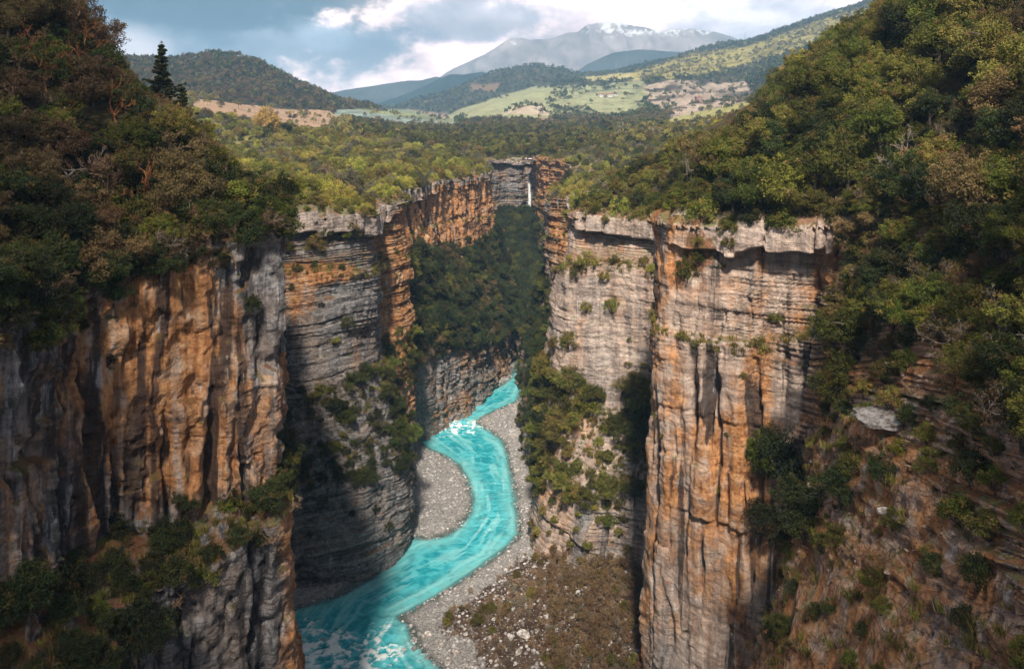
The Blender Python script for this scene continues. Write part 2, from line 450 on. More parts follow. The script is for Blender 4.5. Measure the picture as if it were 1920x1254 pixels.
# capping bed reads as smooth blocks
capm = (TZ > .9) & (TZ < 2.0)
sj = SS + .9*fbm(Z/2.5, SS/6, 0, 3, 63)
cbi2 = np.searchsorted(cbd, sj.ravel()).reshape(sj.shape)-1
jd = np.minimum(sj-cbd[cbi2], cbd[np.minimum(cbi2+1, len(cbd)-1)]-sj)
capdisp = .9 + (_T[(cbi2*71) & 65535]-.5)*2.0 - 1.3*(1-sstep(0, .4, jd)) + .8*fbm(X/3, Y/3, Z/2.2, 4, 62) - .9*(1-sstep(0, .3, (TZ-1)))
round_top = -2.2*(1-np.clip((TZ-1.0)*3, 0, 1))**2
CW = np.broadcast_to(capw, Z.shape)
disp = np.where(capm, CW*(capdisp+round_top)+(1-CW)*(disp+1.6*round_top), disp)
disp = np.where(TZ <= .9, np.minimum(0, 0)*disp, disp)
fade = np.clip(TZ/.9, 0, 1)
talus = (TZ >= 6.0) & (TZ < 7.0)
disp = np.where(talus, disp*.8, disp)*fade
far = np.clip(np.hypot(X, Y)/300, .6, 1.15)
disp *= far
Xd = X + NRM[:, 0]*disp; Yd = Y + NRM[:, 1]*disp
Zd = Z + np.where(TZ <= 1.0, .5*fbm(X/2, Y/2, 0, 3, 71)-.25*(1-fade)*4, 0) + np.where(talus, .9*fbm(X/3, Y/3, Z/3, 4, 72), 0)
# --- colours
px, py = PX(Xd, Yd, Zd)
def ell(cx, cy, rx, ry): return np.exp(-(((px-cx)/rx)**2 + ((py-cy)/ry)**2)**2)
org = np.full(Z.shape, .22)
org = np.where((X < 0) & (Y < 112), .30, org)
org = np.maximum(org, ell(315, 690, 160, 280)*1.3*(px < 520))
org = np.maximum(org, np.where((X < 0) & (Y < 112), ell(90, 640, 80, 160)*.45, 0))
org = np.where((X < -10) & (Y > 120) & (Y < 200), .12 + .5*ell(610, 510, 90, 22)+.3*ell(560, 560, 60, 60), org)
org = np.where((X < 0) & (Y >= 200) & (Y < 365), np.where(TZ < 1.6, .25, .72), org)
org = np.where((X < 0) & (Y >= 200) & (Y < 365) & (TZ > 7), .34, org)
org = np.where(Y >= 365, .42, org)
org = np.where((X > 10) & (Y > 380) & (Y < 445), .8, org)
org = np.where((X > 5) & (Y > 270) & (Y < 380), .38 + .4*ell(1050, 440, 22, 50), org)
org = np.where((X > 5) & (Y > 170) & (Y <= 270), .46+.5*ell(1040, 830, 30, 120)+.35*ell(1150, 480, 60, 40), org)
r1m = (X > 15) & (Y > 112) & (Y < 168)
org = np.where(r1m, .52+.6*ell(1280, 600, 45, 170)+.45*ell(1270, 720, 50, 120)+.35*ell(1380, 700, 60, 180)+.25*ell(1330, 1050, 100, 150)+.4*ell(1520, 620, 50, 90)+.45*zone, org)
zl = np.where(r1m & (TZ > 2), .30*np.sign(zone)*np.abs(zone)**.5, 0)
org = np.where((X > 25) & (Y < 112), .72, org)
org = org + .38*fbm(wx/5, wy/5, Z/22, 4, 51) + .18*fbm(X/20, Y/20, Z/5, 3, 57)
pale = np.zeros_like(Z)
pale = np.where((TZ > .9) & (TZ < 2.03), .15+.8*CW, pale)
pale = np.where((X > 5) & (Y > 170) & (Y < 270) & (TZ > 2), .68, pale)
pale = np.where(r1m & (TZ > 2), .55 + .35*ell(1330, 640, 60, 150), pale)
pale = np.where((X > 25) & (Y < 112) & (TZ > 2), .42+.5*((_T[(bi3*53) & 65535]-.5)), pale)
pale = np.where((X < 0) & (Y < 112), .1 + .25*(TZ < 2.), pale)
pale = pale + .35*fbm(X/4, Y/4, Z/10, 4, 52) - .9*zl
st = -.1 + .55*fbm(wx/2.2, wy/2.2, Z/35, 4, 53) + .3*fbm(X/12, Y/12, Z/14, 3, 54)
st = st + .35*flute*slot  # shade inside the flute slots put into the colour
st = np.where(l4 & (TZ < 7), st + .75*sstep(.08, .28, fbm(SS/1.5, 6.2, Z/24, 4, 77)), st)
st = st + .8*slotR  # buttress clefts painted darker, as shade deep inside them
st = np.where(r1m & (TZ > 2), st + .4*sstep(.14, .32, fbm(SS/1.2, 9.2, Z/34, 4, 78)), st)
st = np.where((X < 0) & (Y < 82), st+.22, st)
st = np.where(r1m, st + .75*ell(1215, 560, 22, 110) + .4*ell(1270, 950, 25, 200)+.25*ell(1370, 1150, 25, 120), st)  # includes painted shade for the recess left of the buttress
st = np.where(Y > 440, st+.3, st)
st = np.where((X < -10) & (Y > 120) & (Y < 200) & (TZ > 2), st+.16, st)
st = st + .5*groove*bedamt*(TZ > 2) * .6
st = np.where(ln & (px < 190) & (px > -200), st+.30, st)  # dark streaks plus painted shade on the face turned from the sun
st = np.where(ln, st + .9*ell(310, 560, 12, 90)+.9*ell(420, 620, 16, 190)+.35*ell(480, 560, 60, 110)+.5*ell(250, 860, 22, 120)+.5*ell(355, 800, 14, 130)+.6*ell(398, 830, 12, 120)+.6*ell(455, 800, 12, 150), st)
pale = np.where(ln & (TZ > 5.9), pale+.1, pale)
pale = np.where(ln & (px < 190), -.4, pale)
org = np.where(ln & (px < 190), .42+.4*fbm(wx/3, wy/3, Z/16, 3, 58), org)
org = np.where(ln & (px > 425) & (TZ < 6), org-.25, org)
org = np.where(ln & (TZ >= 7), .12+.5*sstep(500, 540, px)+.3*fbm(wx/5, wy/5, Z/12, 3, 58), org)
st = np.where(ln & (TZ >= 6), st+.12, st)
st = st + .5*drip*(TZ < 6) + .6*slotB  # dark drips, and painted shade in the gaps between columns
pale = pale + .5*wdrip*(TZ < 6)*sstep(82, 74, Z)*(px > 180)
org = np.where(ln & (px > 425) & (TZ > 4.4) & (TZ < 6), .62+.3*fbm(wx/3, wy/3, Z/16, 3, 58), org)
veg = np.where(talus, .35, -.3)
veg = np.where(r1m & (TZ < 4), veg + 1.1*ell(1310, 470, 42, 55), veg)
veg = np.where(ln & (px > 425) & (TZ < 5), .12+.3*fbm(X/3, Y/3, Z/3, 3, 59), veg)
veg = np.where((X > 25) & (Y < 112) & (TZ > 4), .10+.38*fbm(X/6, Y/6, Z/6, 4, 55), veg)
veg = np.where(TZ < .9, .9, veg)
veg = np.where((X < -10) & (Y > 120) & (Y < 200) & (TZ > 7), .12, veg)
V = np.stack([Xd, Yd, Zd], -1)
Qi = grid_quads(nR, nC).reshape(nR-1, nC-1, 4)
def ribbon(c0, c1):
    sub = V[:, c0:c1+1].reshape(-1, 3); n = c1-c0+1
    q = grid_quads(nR, n)[:, ::-1]
    at = {k: v[:, c0:c1+1].ravel() for k, v in dict(bedz=zw, bed=np.clip(bed, 0, 1), orange=org, pale=pale, stain_shade=st, veg=veg, flute=np.clip(flute, 0, 1)).items()}
    return sub, q, at
def col_at(x, y): return int(np.argmin((XY[:, 0]-x)**2+(XY[:, 1]-y)**2))
cuts = [0, col_at(-56, 155), col_at(-34.5, 202), col_at(-12, 400), col_at(29, 388), col_at(26, 245), col_at(36, 155), len(ss)-1]
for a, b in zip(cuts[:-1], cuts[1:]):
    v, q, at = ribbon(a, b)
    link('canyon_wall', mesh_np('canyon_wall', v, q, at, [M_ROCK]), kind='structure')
WALL_BVH_V = V.reshape(-1, 3)
step = 1
wq = Qi.reshape(-1, 4)[:, ::-1]
bvh = BVHTree.FromPolygons([tuple(v) for v in WALL_BVH_V.tolist()], wq.tolist(), all_triangles=False)

# ------------------------------------------------------------------ plateau terrain
rimx, rimy, rimz = XY[::4, 0], XY[::4, 1], PR[::4, 0]
def rim_info(x, y):
    n = len(x); d = np.empty(n); zi = np.empty(n)
    for a in range(0, n, 20000):
        dx = x[a:a+20000, None]-rimx; dy = y[a:a+20000, None]-rimy
        d2 = dx*dx+dy*dy
        d[a:a+20000] = np.sqrt(d2.min(1))
        w = 1/(d2+4)**2
        zi[a:a+20000] = (w*rimz).sum(1)/w.sum(1)
    return d, zi
poly = np.stack([XY[::5, 0], XY[::5, 1]], 1)
def inside(x, y, pg):
    r = np.zeros(len(x), bool)
    j = len(pg)-1
    for i in range(len(pg)):
        xi, yi = pg[i]; xj, yj = pg[j]
        if yi != yj:
            c = ((yi > y) != (yj > y)) & (x < (xj-xi)*(y-yi)/(yj-yi)+xi)
            r ^= c
        j = i
    return r
RINGS = [
 (450, [(-700,60),(0,170),(300,205),(420,226),(520,246),(700,272),(850,291),(925,297),(1010,296),(1080,290),(1200,272),(1300,256),(1450,215),(1700,130),(2600,20)]),
 (620, [(-700,60),(0,160),(300,190),(380,196),(480,219),(560,233),(700,252),(850,266),(1000,266),(1150,259),(1300,243),(1450,205),(1700,130),(2600,20)]),
 (850, [(-700,60),(0,150),(250,172),(330,188),(400,190),(480,210),(640,226),(750,246),(850,244),(1000,244),(1130,240),(1230,238),(1300,229),(1390,198),(1450,185),(1700,120),(2600,20)]),
 (1150,[(-700,40),(0,60),(200,112),(330,116),(400,106),(450,111),(500,128),(560,158),(640,192),(700,208),(780,226),(850,236),(940,230),(1000,221),(1100,226),(1180,222),(1230,207),(1300,197),(1390,192),(1450,160),(1700,60),(2600,0)]),
 (1500,[(-700,120),(300,190),(600,203),(700,209),(780,218),(850,224),(900,212),(960,198),(1040,192),(1100,188),(1180,182),(1210,158),(1260,150),(1330,152),(1400,148),(1500,100),(1700,30),(2600,-20)]),
 (1800,[(-700,150),(600,208),(740,214),(830,220),(870,205),(930,186),(1000,166),(1060,166),(1110,166),(1200,148),(1300,122),(1400,108),(1500,68),(1620,18),(1800,-30),(2600,-60)]),
 (2050,[(-700,160),(600,209),(740,216),(830,224),(930,195),(1000,178),(1060,160),(1110,148),(1200,136),(1300,106),(1340,98),(1400,86),(1500,50),(1620,10),(1800,-40),(2600,-80)]),
 (2500,[(-700,170),(600,209),(700,208),(740,201),(800,182),(850,168),(880,155),(920,140),(960,129),(1000,124),(1050,130),(1090,142),(1150,136),(1250,116),(1320,92),(1400,80),(1500,48),(1620,12),(1800,-20),(2600,-60)]),
 (3000,[(-700,190),(600,212),(1000,190),(1400,160),(1700,120),(2600,100)]),
 (3600,[(-700,206),(2600,206)]),
 (9000,[(-700,206),(2600,206)]),
]
RD = np.array([r[0] for r in RINGS], float)
def ring_z(x, y):
    p = 960+F*x/y
    zs = np.stack([CZ-(np.interp(p, [a for a, _ in r[1]], [b for _, b in r[1]])-HY)/F*r[0] for r in RINGS], 0)
    ly = np.log(np.clip(y, RD[0], RD[-1])); lr = np.log(RD)
    i = np.clip(np.searchsorted(lr, ly)-1, 0, len(RD)-2)
    t = (ly-lr[i])/(lr[i+1]-lr[i]); t = t*.5 + .5*t*t*(3-2*t)
    a = np.take_along_axis(zs, i[None], 0)[0]; b = np.take_along_axis(zs, (i+1)[None], 0)[0]
    return a*(1-t)+b*t
def gL(D): return np.interp(D, [60, 128, 150, 170, 200], [1.0, 1.0, .5, .16, .07])
def gR(D): return np.interp(D, [20, 60, 130, 200, 235, 260, 300, 350, 420], [.75, .85, 1.0, .62, .42, .34, .24, .12, .04])
def height(x, y):
    d, zi = rim_info(x, y)
    yc = np.maximum(y, 1)
    g = np.where(x < 0, gL(yc), gR(yc))
    dd = np.where(d < 60, d, 60+(d-60)*.25)
    near = zi + g*dd*np.clip(.55+d/40, .55, 1) + .9*fbm(x/9, y/9, 0, 4, 81)*np.clip(d/6, 0, 1) - .4
    near = near - 2.0*np.exp(-d/3)*0
    t = sstep(390, 450, y)
    rz = ring_z(x, np.maximum(y, 440))
    rough = fbm(x/60, y/60, 0, 5, 83)*np.clip((y-450)/900, 0, 1)*9*sstep(3400, 2800, y)
    return near*(1-t) + (rz+rough)*t - 1.7*np.exp(-d/2.5), d
def make_grid(us, Ds):
    U, DD = np.meshgrid(us, Ds)
    return U*DD, DD
FIELDS = [  # polygons in photograph coordinates with linear colours; projected back on to the terrain they belong to
 ([(628,206),(700,206),(850,226),(872,246),(800,243),(700,232),(632,224)], (.26,.34,.30)),
 ([(660,204),(760,206),(860,222),(850,232),(700,212)], (.25,.28,.14)),
 ([(365,186),(430,192),(520,204),(620,208),(645,228),(600,246),(480,250),(400,240),(350,215)], (.40,.265,.175)),
 ([(760,206),(850,216),(870,226),(960,228),(1060,226),(1060,220),(830,222),(790,212)], (.30,.21,.15)),
 ([(828,222),(870,202),(930,184),(1000,163),(1060,160),(1110,160),(1210,150),(1215,200),(1190,216),(1100,220),(940,222)], (.34,.355,.19)),
 ([(1080,146),(1215,134),(1215,150),(1100,152)], (.46,.40,.16)),
 ([(1180,140),(1300,100),(1400,88),(1520,46),(1640,6),(1700,10),(1560,70),(1440,112),(1350,135),(1260,148),(1200,150)], (.36,.31,.09)),
 ([(1205,162),(1250,150),(1330,152),(1395,150),(1420,190),(1330,205),(1260,222),(1222,205)], (.44,.35,.28)),
 ([(1225,232),(1290,214),(1395,192),(1420,200),(1380,232),(1300,240),(1250,243)], (.36,.34,.12)),
 ([(940,214),(975,196),(1020,200),(1032,216)], (.55,.46,.36)),
 ([(880,158),(935,158),(930,172),(890,172)], (.22,.14,.08)),
]
def field_color(x, y, z):
    p, q = PX(x, y, z)
    p = p + 6*fbm(x/40, y/40, 0, 3, 91); q = q + 2.0*fbm(x/50, y/50, 0, 3, 92)
    c = np.tile(np.array([.055, .055, .028]), (len(x), 1)); fid = np.full(len(x), -1)
    mask = y > 480
    for k, (pg, cc) in enumerate(FIELDS):
        m = inside(p, q, pg) & mask
        c[m] = cc; fid[m] = k
    # terraces on the green hill and gullies in the badlands
    m = (fid == 4); tt = fbm(p/30, q/2.2, 0, 3, 93)[m]
    c[m] *= (1 - .5*sstep(.15, .4, tt)*(p[m] > 1040))[:, None]
    m = (fid == 7); tt = fbm(x/45, y/45, z/9, 4, 94)[m]
    c[m] = c[m]*(1-sstep(-.1, .2, tt)[:, None]*.85)
    m = (fid == 0) | (fid == 1); tt = fbm(p/90, q/2.0, 0, 2, 95)[m]
    c[m] *= (1 - .35*sstep(.1, .3, tt))[:, None]
    m = (fid == 6); tt = fbm(x/25, y/25, z/20, 4, 96)[m]
    c[m] *= (1 - .6*sstep(.0, .3, tt))[:, None]
    return c, fid
# near sheet
us = np.linspace(-1.25, 1.25, 700)
Ds = [6.]
while Ds[-1] < 470: Ds.append(Ds[-1]*1.0065+.02)
gx, gy = make_grid(us, np.array(Ds))
sh = gx.shape
h, dr = height(gx.ravel(), gy.ravel())
q = grid_quads(*sh)
ins = inside(gx.ravel(), gy.ravel(), poly)
keep = ~(ins & (dr > 1.2))[q].any(1)
pn, qn = PX(gx.ravel(), gy.ravel(), h)
cc = np.tile(np.array([.17, .15, .06]), (h.size, 1))
nn = fbm(gx.ravel()/6, gy.ravel()/6, 0, 4, 97)
cc = np.where((nn > .12)[:, None], np.array([.25, .23, .08]), cc)
cc = np.where((nn < -.22)[:, None], np.array([.30, .21, .14]), cc)
cc = np.where(((dr < 3.5) & (nn > -.1))[:, None], np.array([.33, .30, .27]), cc)
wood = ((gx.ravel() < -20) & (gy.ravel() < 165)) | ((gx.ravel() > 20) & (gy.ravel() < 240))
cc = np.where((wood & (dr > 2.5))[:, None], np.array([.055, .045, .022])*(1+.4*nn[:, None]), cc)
used = np.unique(q[keep]); remap = -np.ones(h.size, int); remap[used] = np.arange(len(used))
Vn = np.stack([gx.ravel(), gy.ravel(), h], 1)
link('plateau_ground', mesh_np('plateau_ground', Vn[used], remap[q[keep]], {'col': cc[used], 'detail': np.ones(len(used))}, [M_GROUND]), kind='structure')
NEAR_V, NEAR_Q = Vn[used], remap[q[keep]]
# far sheet: terrain out to the foot of the mountains and on to the horizon
Ds = [469.]
while Ds[-1] < 5600: Ds.append(Ds[-1]*(1.004 if Ds[-1] < 3600 else 1.05))
us2 = np.linspace(-1.25, 1.25, 1100)
gx, gy = make_grid(us2, np.array(Ds)); sh = gx.shape
h2, _ = (lambda x, y: (np.where(y < 3600, height_far(x, y), height_far(x, y)), 0))(gx.ravel(), gy.ravel()) if False else (None, None)
xf, yf = gx.ravel(), gy.ravel()
h2 = ring_z(xf, yf) + fbm(xf/60, yf/60, 0, 5, 83)*np.clip((yf-450)/900, 0, 1)*9*sstep(3400, 2800, yf)
p_, _ = PX(xf, yf, h2)
knoll = np.exp(-((p_-990)/45)**2-((yf-1080)/60)**2)*16
bad = np.exp(-(((p_-1310)/90)**2+((yf-1330)/160)**2)**2)
h2 = h2 + knoll - bad*np.abs(fbm(xf/38, yf/200, 0, 4, 98))*42
cf, _ = field_color(xf, yf, h2)
link('hills', mesh_np('hills', np.stack([xf, yf, h2], 1), grid_quads(*sh), {'col': cf, 'detail': np.ones(len(xf))}, [M_GROUND]), kind='structure')
def far_height(x, y):
    h = ring_z(x, y) + fbm(x/60, y/60, 0, 5, 83)*np.clip((y-450)/900, 0, 1)*9*sstep(3400, 2800, y)
    p, _ = PX(x, y, h)
    return h + np.exp(-((p-990)/45)**2-((y-1080)/60)**2)*16 - np.exp(-(((p-1310)/90)**2+((y-1330)/160)**2)**2)*np.abs(fbm(x/38, y/200, 0, 4, 98))*42

# ------------------------------------------------------------------ mountain and blue hills
def ridge(name, sil, D, depth, front, seed, mat, amp):
    n = 420; m = 120
    pxs = np.linspace(sil[0][0], sil[-1][0], n)
    top = CZ-(np.interp(pxs, [a for a, _ in sil], [b for _, b in sil])-HY)/F*D
    top = top + amp*.05*fbm(pxs/14, seed, 0, 4, seed)
    tt = np.linspace(-1, 1, m)
    T, PXS = np.meshgrid(tt, pxs, indexing='ij')
    TOP = np.broadcast_to(top, T.shape)
    y = D + T*depth
    x = (PXS-960)/F*D
    w = np.clip(1-np.abs(T), 0, 1)
    w = np.where(T < 0, w**front, w)
    z = 60 + (TOP-60)*w
    rg = np.abs(fbm(x/(D*.035)+fbm(x/(D*.06), y/(D*.06), 0, 2, seed+8), y/(D*.10), 0, 5, seed+2))
    z = z - amp*rg*np.clip(1-w, 0, 1)*w*6
    return x, y, z, T
def mtn_material():
    t = NT('bare mountain rock and snow')
    c = t.attr('col', False); n = t.noise(t.pos(), .004, 8, .6)
    c = t.mix(t.ramp(n, .35, .65), t.mix(1., c, (.7, .7, .7), 'MULTIPLY'), c)
    return t.done(t.princ(c, .9, t.bump(n, 40, .5), .1))
M_MTN = mtn_material()
MT = [(560,212),(640,188),(700,172),(760,162),(815,150),(850,128),(900,106),(930,88),(955,72),(975,71),(1000,74),(1030,72),(1060,62),(1085,58),(1100,46),(1118,41),(1135,40),(1150,42),(1165,42),(1180,46),(1210,50),(1235,58),(1262,54),(1300,53),(1345,60),(1372,68),(1400,80),(1500,100),(1700,150),(1900,205)]
x, y, z, T = ridge('mountain', MT, 4500, 650, .85, 120, M_MTN, 70)
pxx, pyy = PX(x, y, z)
n1 = fbm(x/150, y/300, z/90, 5, 131)
n2 = fbm(x/45+.5*n1, y/160, z/40, 4, 133); ri = 1-np.abs(n2)*3.2
snow = sstep(.50, .72, ri*.62 + (z-505)/210 + .5*n1)*sstep(380, 440, z)
base = np.stack([.37+.16*n1, .33+.12*n1, .33+.10*n1], -1)*(1+.35*n2)[..., None]
dk = sstep(300, 200, z + 70*n1)[..., None]
base = base*(1-dk)+np.array([.10, .11, .08])*dk
colr = base*(1-snow[..., None]) + np.array([.85, .86, .9])*snow[..., None]
link('mountain', mesh_np('mountain', np.stack([x, y, z], -1).reshape(-1, 3), grid_quads(*x.shape), {'col': colr.reshape(-1, 3)}, [M_MTN]), kind='structure')
for sil, D, depth, seed in (
    ([(520,196),(600,178),(643,169),(703,160),(755,152),(793,150),(818,143),(850,150),(900,160),(960,175),(1060,190),(1200,205)], 3800, 420, 140),
    ([(1000,205),(1060,150),(1100,120),(1150,98),(1200,92),(1260,96),(1310,104),(1350,108),(1400,120),(1500,160),(1600,205)], 3700, 420, 160),
    ([(640,214),(700,196),(740,184),(790,164),(820,148),(845,139),(870,139),(905,134),(930,141),(970,160),(1000,180),(1080,200)], 3250, 230, 150)):
    x, y, z, T = ridge('hill', sil, D, depth, 1.0, seed, M_MTN, 30)
    n1 = fbm(x/120, y/120, z/60, 4, seed)
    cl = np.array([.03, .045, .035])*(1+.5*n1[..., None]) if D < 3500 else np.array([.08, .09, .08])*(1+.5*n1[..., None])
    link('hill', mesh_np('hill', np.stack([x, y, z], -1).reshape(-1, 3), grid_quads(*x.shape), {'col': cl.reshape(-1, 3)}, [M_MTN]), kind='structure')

# ------------------------------------------------------------------ canyon floor, river, gravel
def unz(p, z=0.):
    D = (CZ-z)*F/(p[1]-HY); return ((p[0]-960)/F*D, D)
WATER = [(500,1400),(500,1254),(500,1150),(545,1142),(600,1128),(645,1112),(700,1080),(745,1045),(768,1008),(800,1010),(835,1004),(862,988),(880,962),(886,935),(876,900),(860,872),(835,855),(805,842),(782,828),(776,815),(790,800),(830,785),(872,772),(882,748),(905,738),(940,722),(958,708),(966,690),(974,665),(980,640),(986,622),(1000,618),(1000,640),(992,668),(985,700),(978,730),(970,752),(940,765),(912,778),(893,790),(905,800),(925,812),(940,824),(948,838),(954,860),(962,905),(970,960),(974,1000),(955,1022),(925,1045),(880,1078),(830,1112),(790,1135),(748,1156),(768,1172),(775,1200),(800,1225),(830,1254),(860,1320),(900,1400)]
WP = np.array([unz(p) for p in WATER])
WP = np.vstack([[(-12, 60)], WP, [(12, 60)]])
def poly_sd(x, y, pg):
    d = np.full(len(x), 1e9)
    for i in range(len(pg)):
        ax, ay = pg[i]; bx, by = pg[(i+1) % len(pg)]
        vx, vy = bx-ax, by-ay; L2 = vx*vx+vy*vy+1e-9
        t = np.clip(((x-ax)*vx+(y-ay)*vy)/L2, 0, 1)
        d = np.minimum(d, np.hypot(x-ax-t*vx, y-ay-t*vy))
    return np.where(inside(x, y, pg), -d, d)
fx, fy = np.meshgrid(np.arange(-62, 56, .4), np.concatenate([np.arange(60, 260, .45), np.arange(260, 470, .9)]))
fsh = fx.shape; fx, fy = fx.ravel(), fy.ravel()
sdw = poly_sd(fx, fy, WP)
def floor_z(x, y, sd):
    sdn = sd + .8*fbm(x/3, y/3, 0, 4, 201)
    z = np.where(sdn < 0, np.maximum(-1.6, sdn*.35), np.minimum(.55+.02*sdn, sdn*.22))
    right = (x > -18) & (y < 190)
    z = z + np.where(right, np.clip(sdn-6, 0, 40)*.22, 0)
    up = np.clip((y-360)/90, 0, 1)*38
    z = z + np.where(y > 360, up, 0)
    return z + np.where(sd > 0, .18*fbm(x/1.5, y/1.5, 0, 4, 202) + .35*np.clip(sd/8, 0, 1)*fbm(x/6, y/6, 0, 4, 203), 0)
fz = floor_z(fx, fy, sdw)
def gravel_material():
    t = NT('river gravel')
    v = t.voro(t.pos(), 2.2, 'F1', 'Color'); vd = t.voro(t.pos(), 2.2, 'DISTANCE_TO_EDGE')
    v2 = t.voro(t.pos(), 5.5, 'F1', 'Color'); vd2 = t.voro(t.pos(), 5.5, 'DISTANCE_TO_EDGE')
    sp = t.n('SeparateColor'); t.L(v, sp.inputs[0]); sp2 = t.n('SeparateColor'); t.L(v2, sp2.inputs[0])
    a = t.mix(sp.outputs[0], (.24, .22, .21), (.56, .53, .51))
    b = t.mix(sp2.outputs[0], (.20, .185, .175), (.50, .47, .455))
    n = t.noise(t.pos(), .5, 6, .65)
    c = t.mix(t.ramp(n, .40, .55), b, a)
    scr = t.attr('scrub')
    big = t.noise(t.pos(), .28, 7, .7)
    brown = t.mix(t.ramp(n, .4, .6), (.075, .045, .028), (.15, .105, .075))
    sf = t.ramp(t.math('ADD', scr, t.math('MULTIPLY', t.math('SUBTRACT', big, .5), 2.4)), .35, .6)
    c = t.mix(sf, c, brown)
    wet = t.attr('wet'); c = t.mix(wet, c, t.mix(1., c, (.33, .42, .40), 'MULTIPLY'))
    e = t.math('ADD', t.ramp(vd, 0, .12), t.math('MULTIPLY', t.ramp(vd2, 0, .06), .4))
    return t.done(t.princ(c, .85, t.bump(e, .16, .9), .2))
M_GRAVEL = gravel_material()
scrub = sstep(3, 12, sdw)*((fx > -18) & (fy < 192)) + 1.0*(fy > 365)
scrub = scrub*1.25 - .02
wet = 1-sstep(.2, 1.8, sdw + 1.2*fbm(fx/2.5, fy/2.5, 0, 3, 205))
link('gravel_shore', mesh_np('gravel_shore', np.stack([fx, fy, fz], 1), grid_quads(*fsh), {'scrub': scrub, 'wet': wet}, [M_GRAVEL]), kind='structure')
# water sheet
wx_, wy_ = np.meshgrid(np.arange(-62, 20, .33), np.concatenate([np.arange(60, 130, .8), np.arange(130, 275, .38), np.arange(275, 380, .8)]))
wsh = wx_.shape; wx_, wy_ = wx_.ravel(), wy_.ravel()
sdq = poly_sd(wx_, wy_, WP)
# flow-aligned coordinate: the river centre line
CL = np.array([unz(p) for p in [(700,1330),(640,1200),(690,1130),(790,1080),(880,1030),(925,970),(920,900),(905,850),(850,810),(860,785),(900,755),(945,735),(970,700),(985,640)]])
cs = np.concatenate([[0], np.cumsum(np.hypot(*np.diff(CL, axis=0).T))])
def flow(x, y):
    best = np.full(len(x), 1e9); s = np.zeros(len(x)); lat = np.zeros(len(x))
    for i in range(len(CL)-1):
        a, b = CL[i], CL[i+1]; v = b-a; L = np.hypot(*v)
        t = np.clip(((x-a[0])*v[0]+(y-a[1])*v[1])/L**2, 0, 1)
        d = np.hypot(x-a[0]-t*v[0], y-a[1]-t*v[1]); m = d < best
        best[m] = d[m]; s[m] = (cs[i]+t*L)[m]; lat[m] = (((x-a[0])*-v[1]+(y-a[1])*v[0])/L)[m]
    return s, lat
fs, fl_ = flow(wx_, wy_)
wpx, wpy = PX(wx_, wy_, 0)
def e2(cx, cy, rx, ry): return np.exp(-(((wpx-cx)/rx)**2+((wpy-cy)/ry)**2)**1.5)
rap = 1.0*e2(650, 1225, 125, 48) + .55*e2(570, 1175, 40, 22) + .85*e2(830, 800, 62, 22)+.5*e2(880, 800, 40, 15) + .4*e2(925, 925, 35, 40) + .3*e2(900, 985, 60, 22) + .35*e2(950, 735, 25, 14)+.35*e2(720, 1170, 40, 14)
rap = np.clip(rap, 0, 1.2)
fn = fbm(wx_/1.5+fs*0, wy_/1.1, fl_*.1, 5, 211, .6)
fr_ = 1-np.abs(fbm(wx_/2.2, wy_/1.0, 0, 4, 212))*3
st2 = fbm(fs/9, fl_/1.1, 0, 4, 214)
edge = np.exp(-np.clip(-sdq, 0, 50)/.7)*.28
foam = np.clip(rap*(.40+.85*fn+.5*(fr_-.3)) + edge*(.5+fn) + .26*sstep(.12, .45, st2)*(.45+rap), 0, 1)
wz = .05*fbm(wx_/1.6, wy_/1.1, 0, 3, 213) + rap*(.42*(fr_-.3)+.25*fn) + .04*st2
deep = sstep(0, 6, -sdq + 2*fbm(fs/14, fl_/4, 0, 3, 215))
def water_material():
    t = NT('turquoise glacial water')
    foam = t.attr('foam'); deep = t.attr('deep')
    n = t.noise(t.pos((1, 1.7, 1)), 1.5, 7, .65, .6)
    n2 = t.noise(t.pos((1, 1.3, 1)), .33, 5, .6, .8)
    c = t.mix(deep, (.17, .47, .47), (.012, .30, .36))
    c = t.mix(t.ramp(n2, .42, .66, 0, .75), c, (.12, .56, .62))
    c = t.mix(t.ramp(n2, .46, .34, 0, .5), c, (.008, .20, .26))
    c = t.mix(t.math('MULTIPLY', t.ramp(t.attr('streak'), .05, .45), .55), c, (.27, .62, .64))
    ff = t.ramp(t.math('ADD', foam, t.math('MULTIPLY', t.math('SUBTRACT', n, .5), 1.0)), .28, .75)
    c = t.mix(ff, c, (.80, .86, .86))
    r = t.mix(ff, (.22, .22, .22), (.8, .8, .8))
    b = t.bump(n, .16, .8); b = t.bump(n2, .35, .5, b)
    p = t.n('BsdfPrincipled'); t.put(p.inputs['Base Color'], c); t.L(r, p.inputs['Roughness']); t.L(b, p.inputs['Normal'])
    p.inputs['IOR'].default_value = 1.33
    tr = t.n('BsdfTransparent'); mx = t.n('MixShader')
    t.L(t.math('MULTIPLY', t.ramp(t.math('ADD', t.attr('shore'), t.math('MULTIPLY', t.math('SUBTRACT', n2, .5), .6)), .25, .85, 0, .72), t.math('SUBTRACT', 1., ff)), mx.inputs[0])
    t.L(p.outputs[0], mx.inputs[1]); t.L(tr.outputs[0], mx.inputs[2])
    return t.done(mx.outputs[0])
M_WATER = water_material()
link('river_water', mesh_np('river_water', np.stack([wx_, wy_, wz], 1), grid_quads(*wsh), {'foam': foam, 'deep': deep, 'streak': st2 + .35*fbm(fs/3, fl_/.5, 0, 3, 219), 'shore': np.exp(np.clip(sdq, -50, 0)/1.3)}, [M_WATER]), kind='structure')

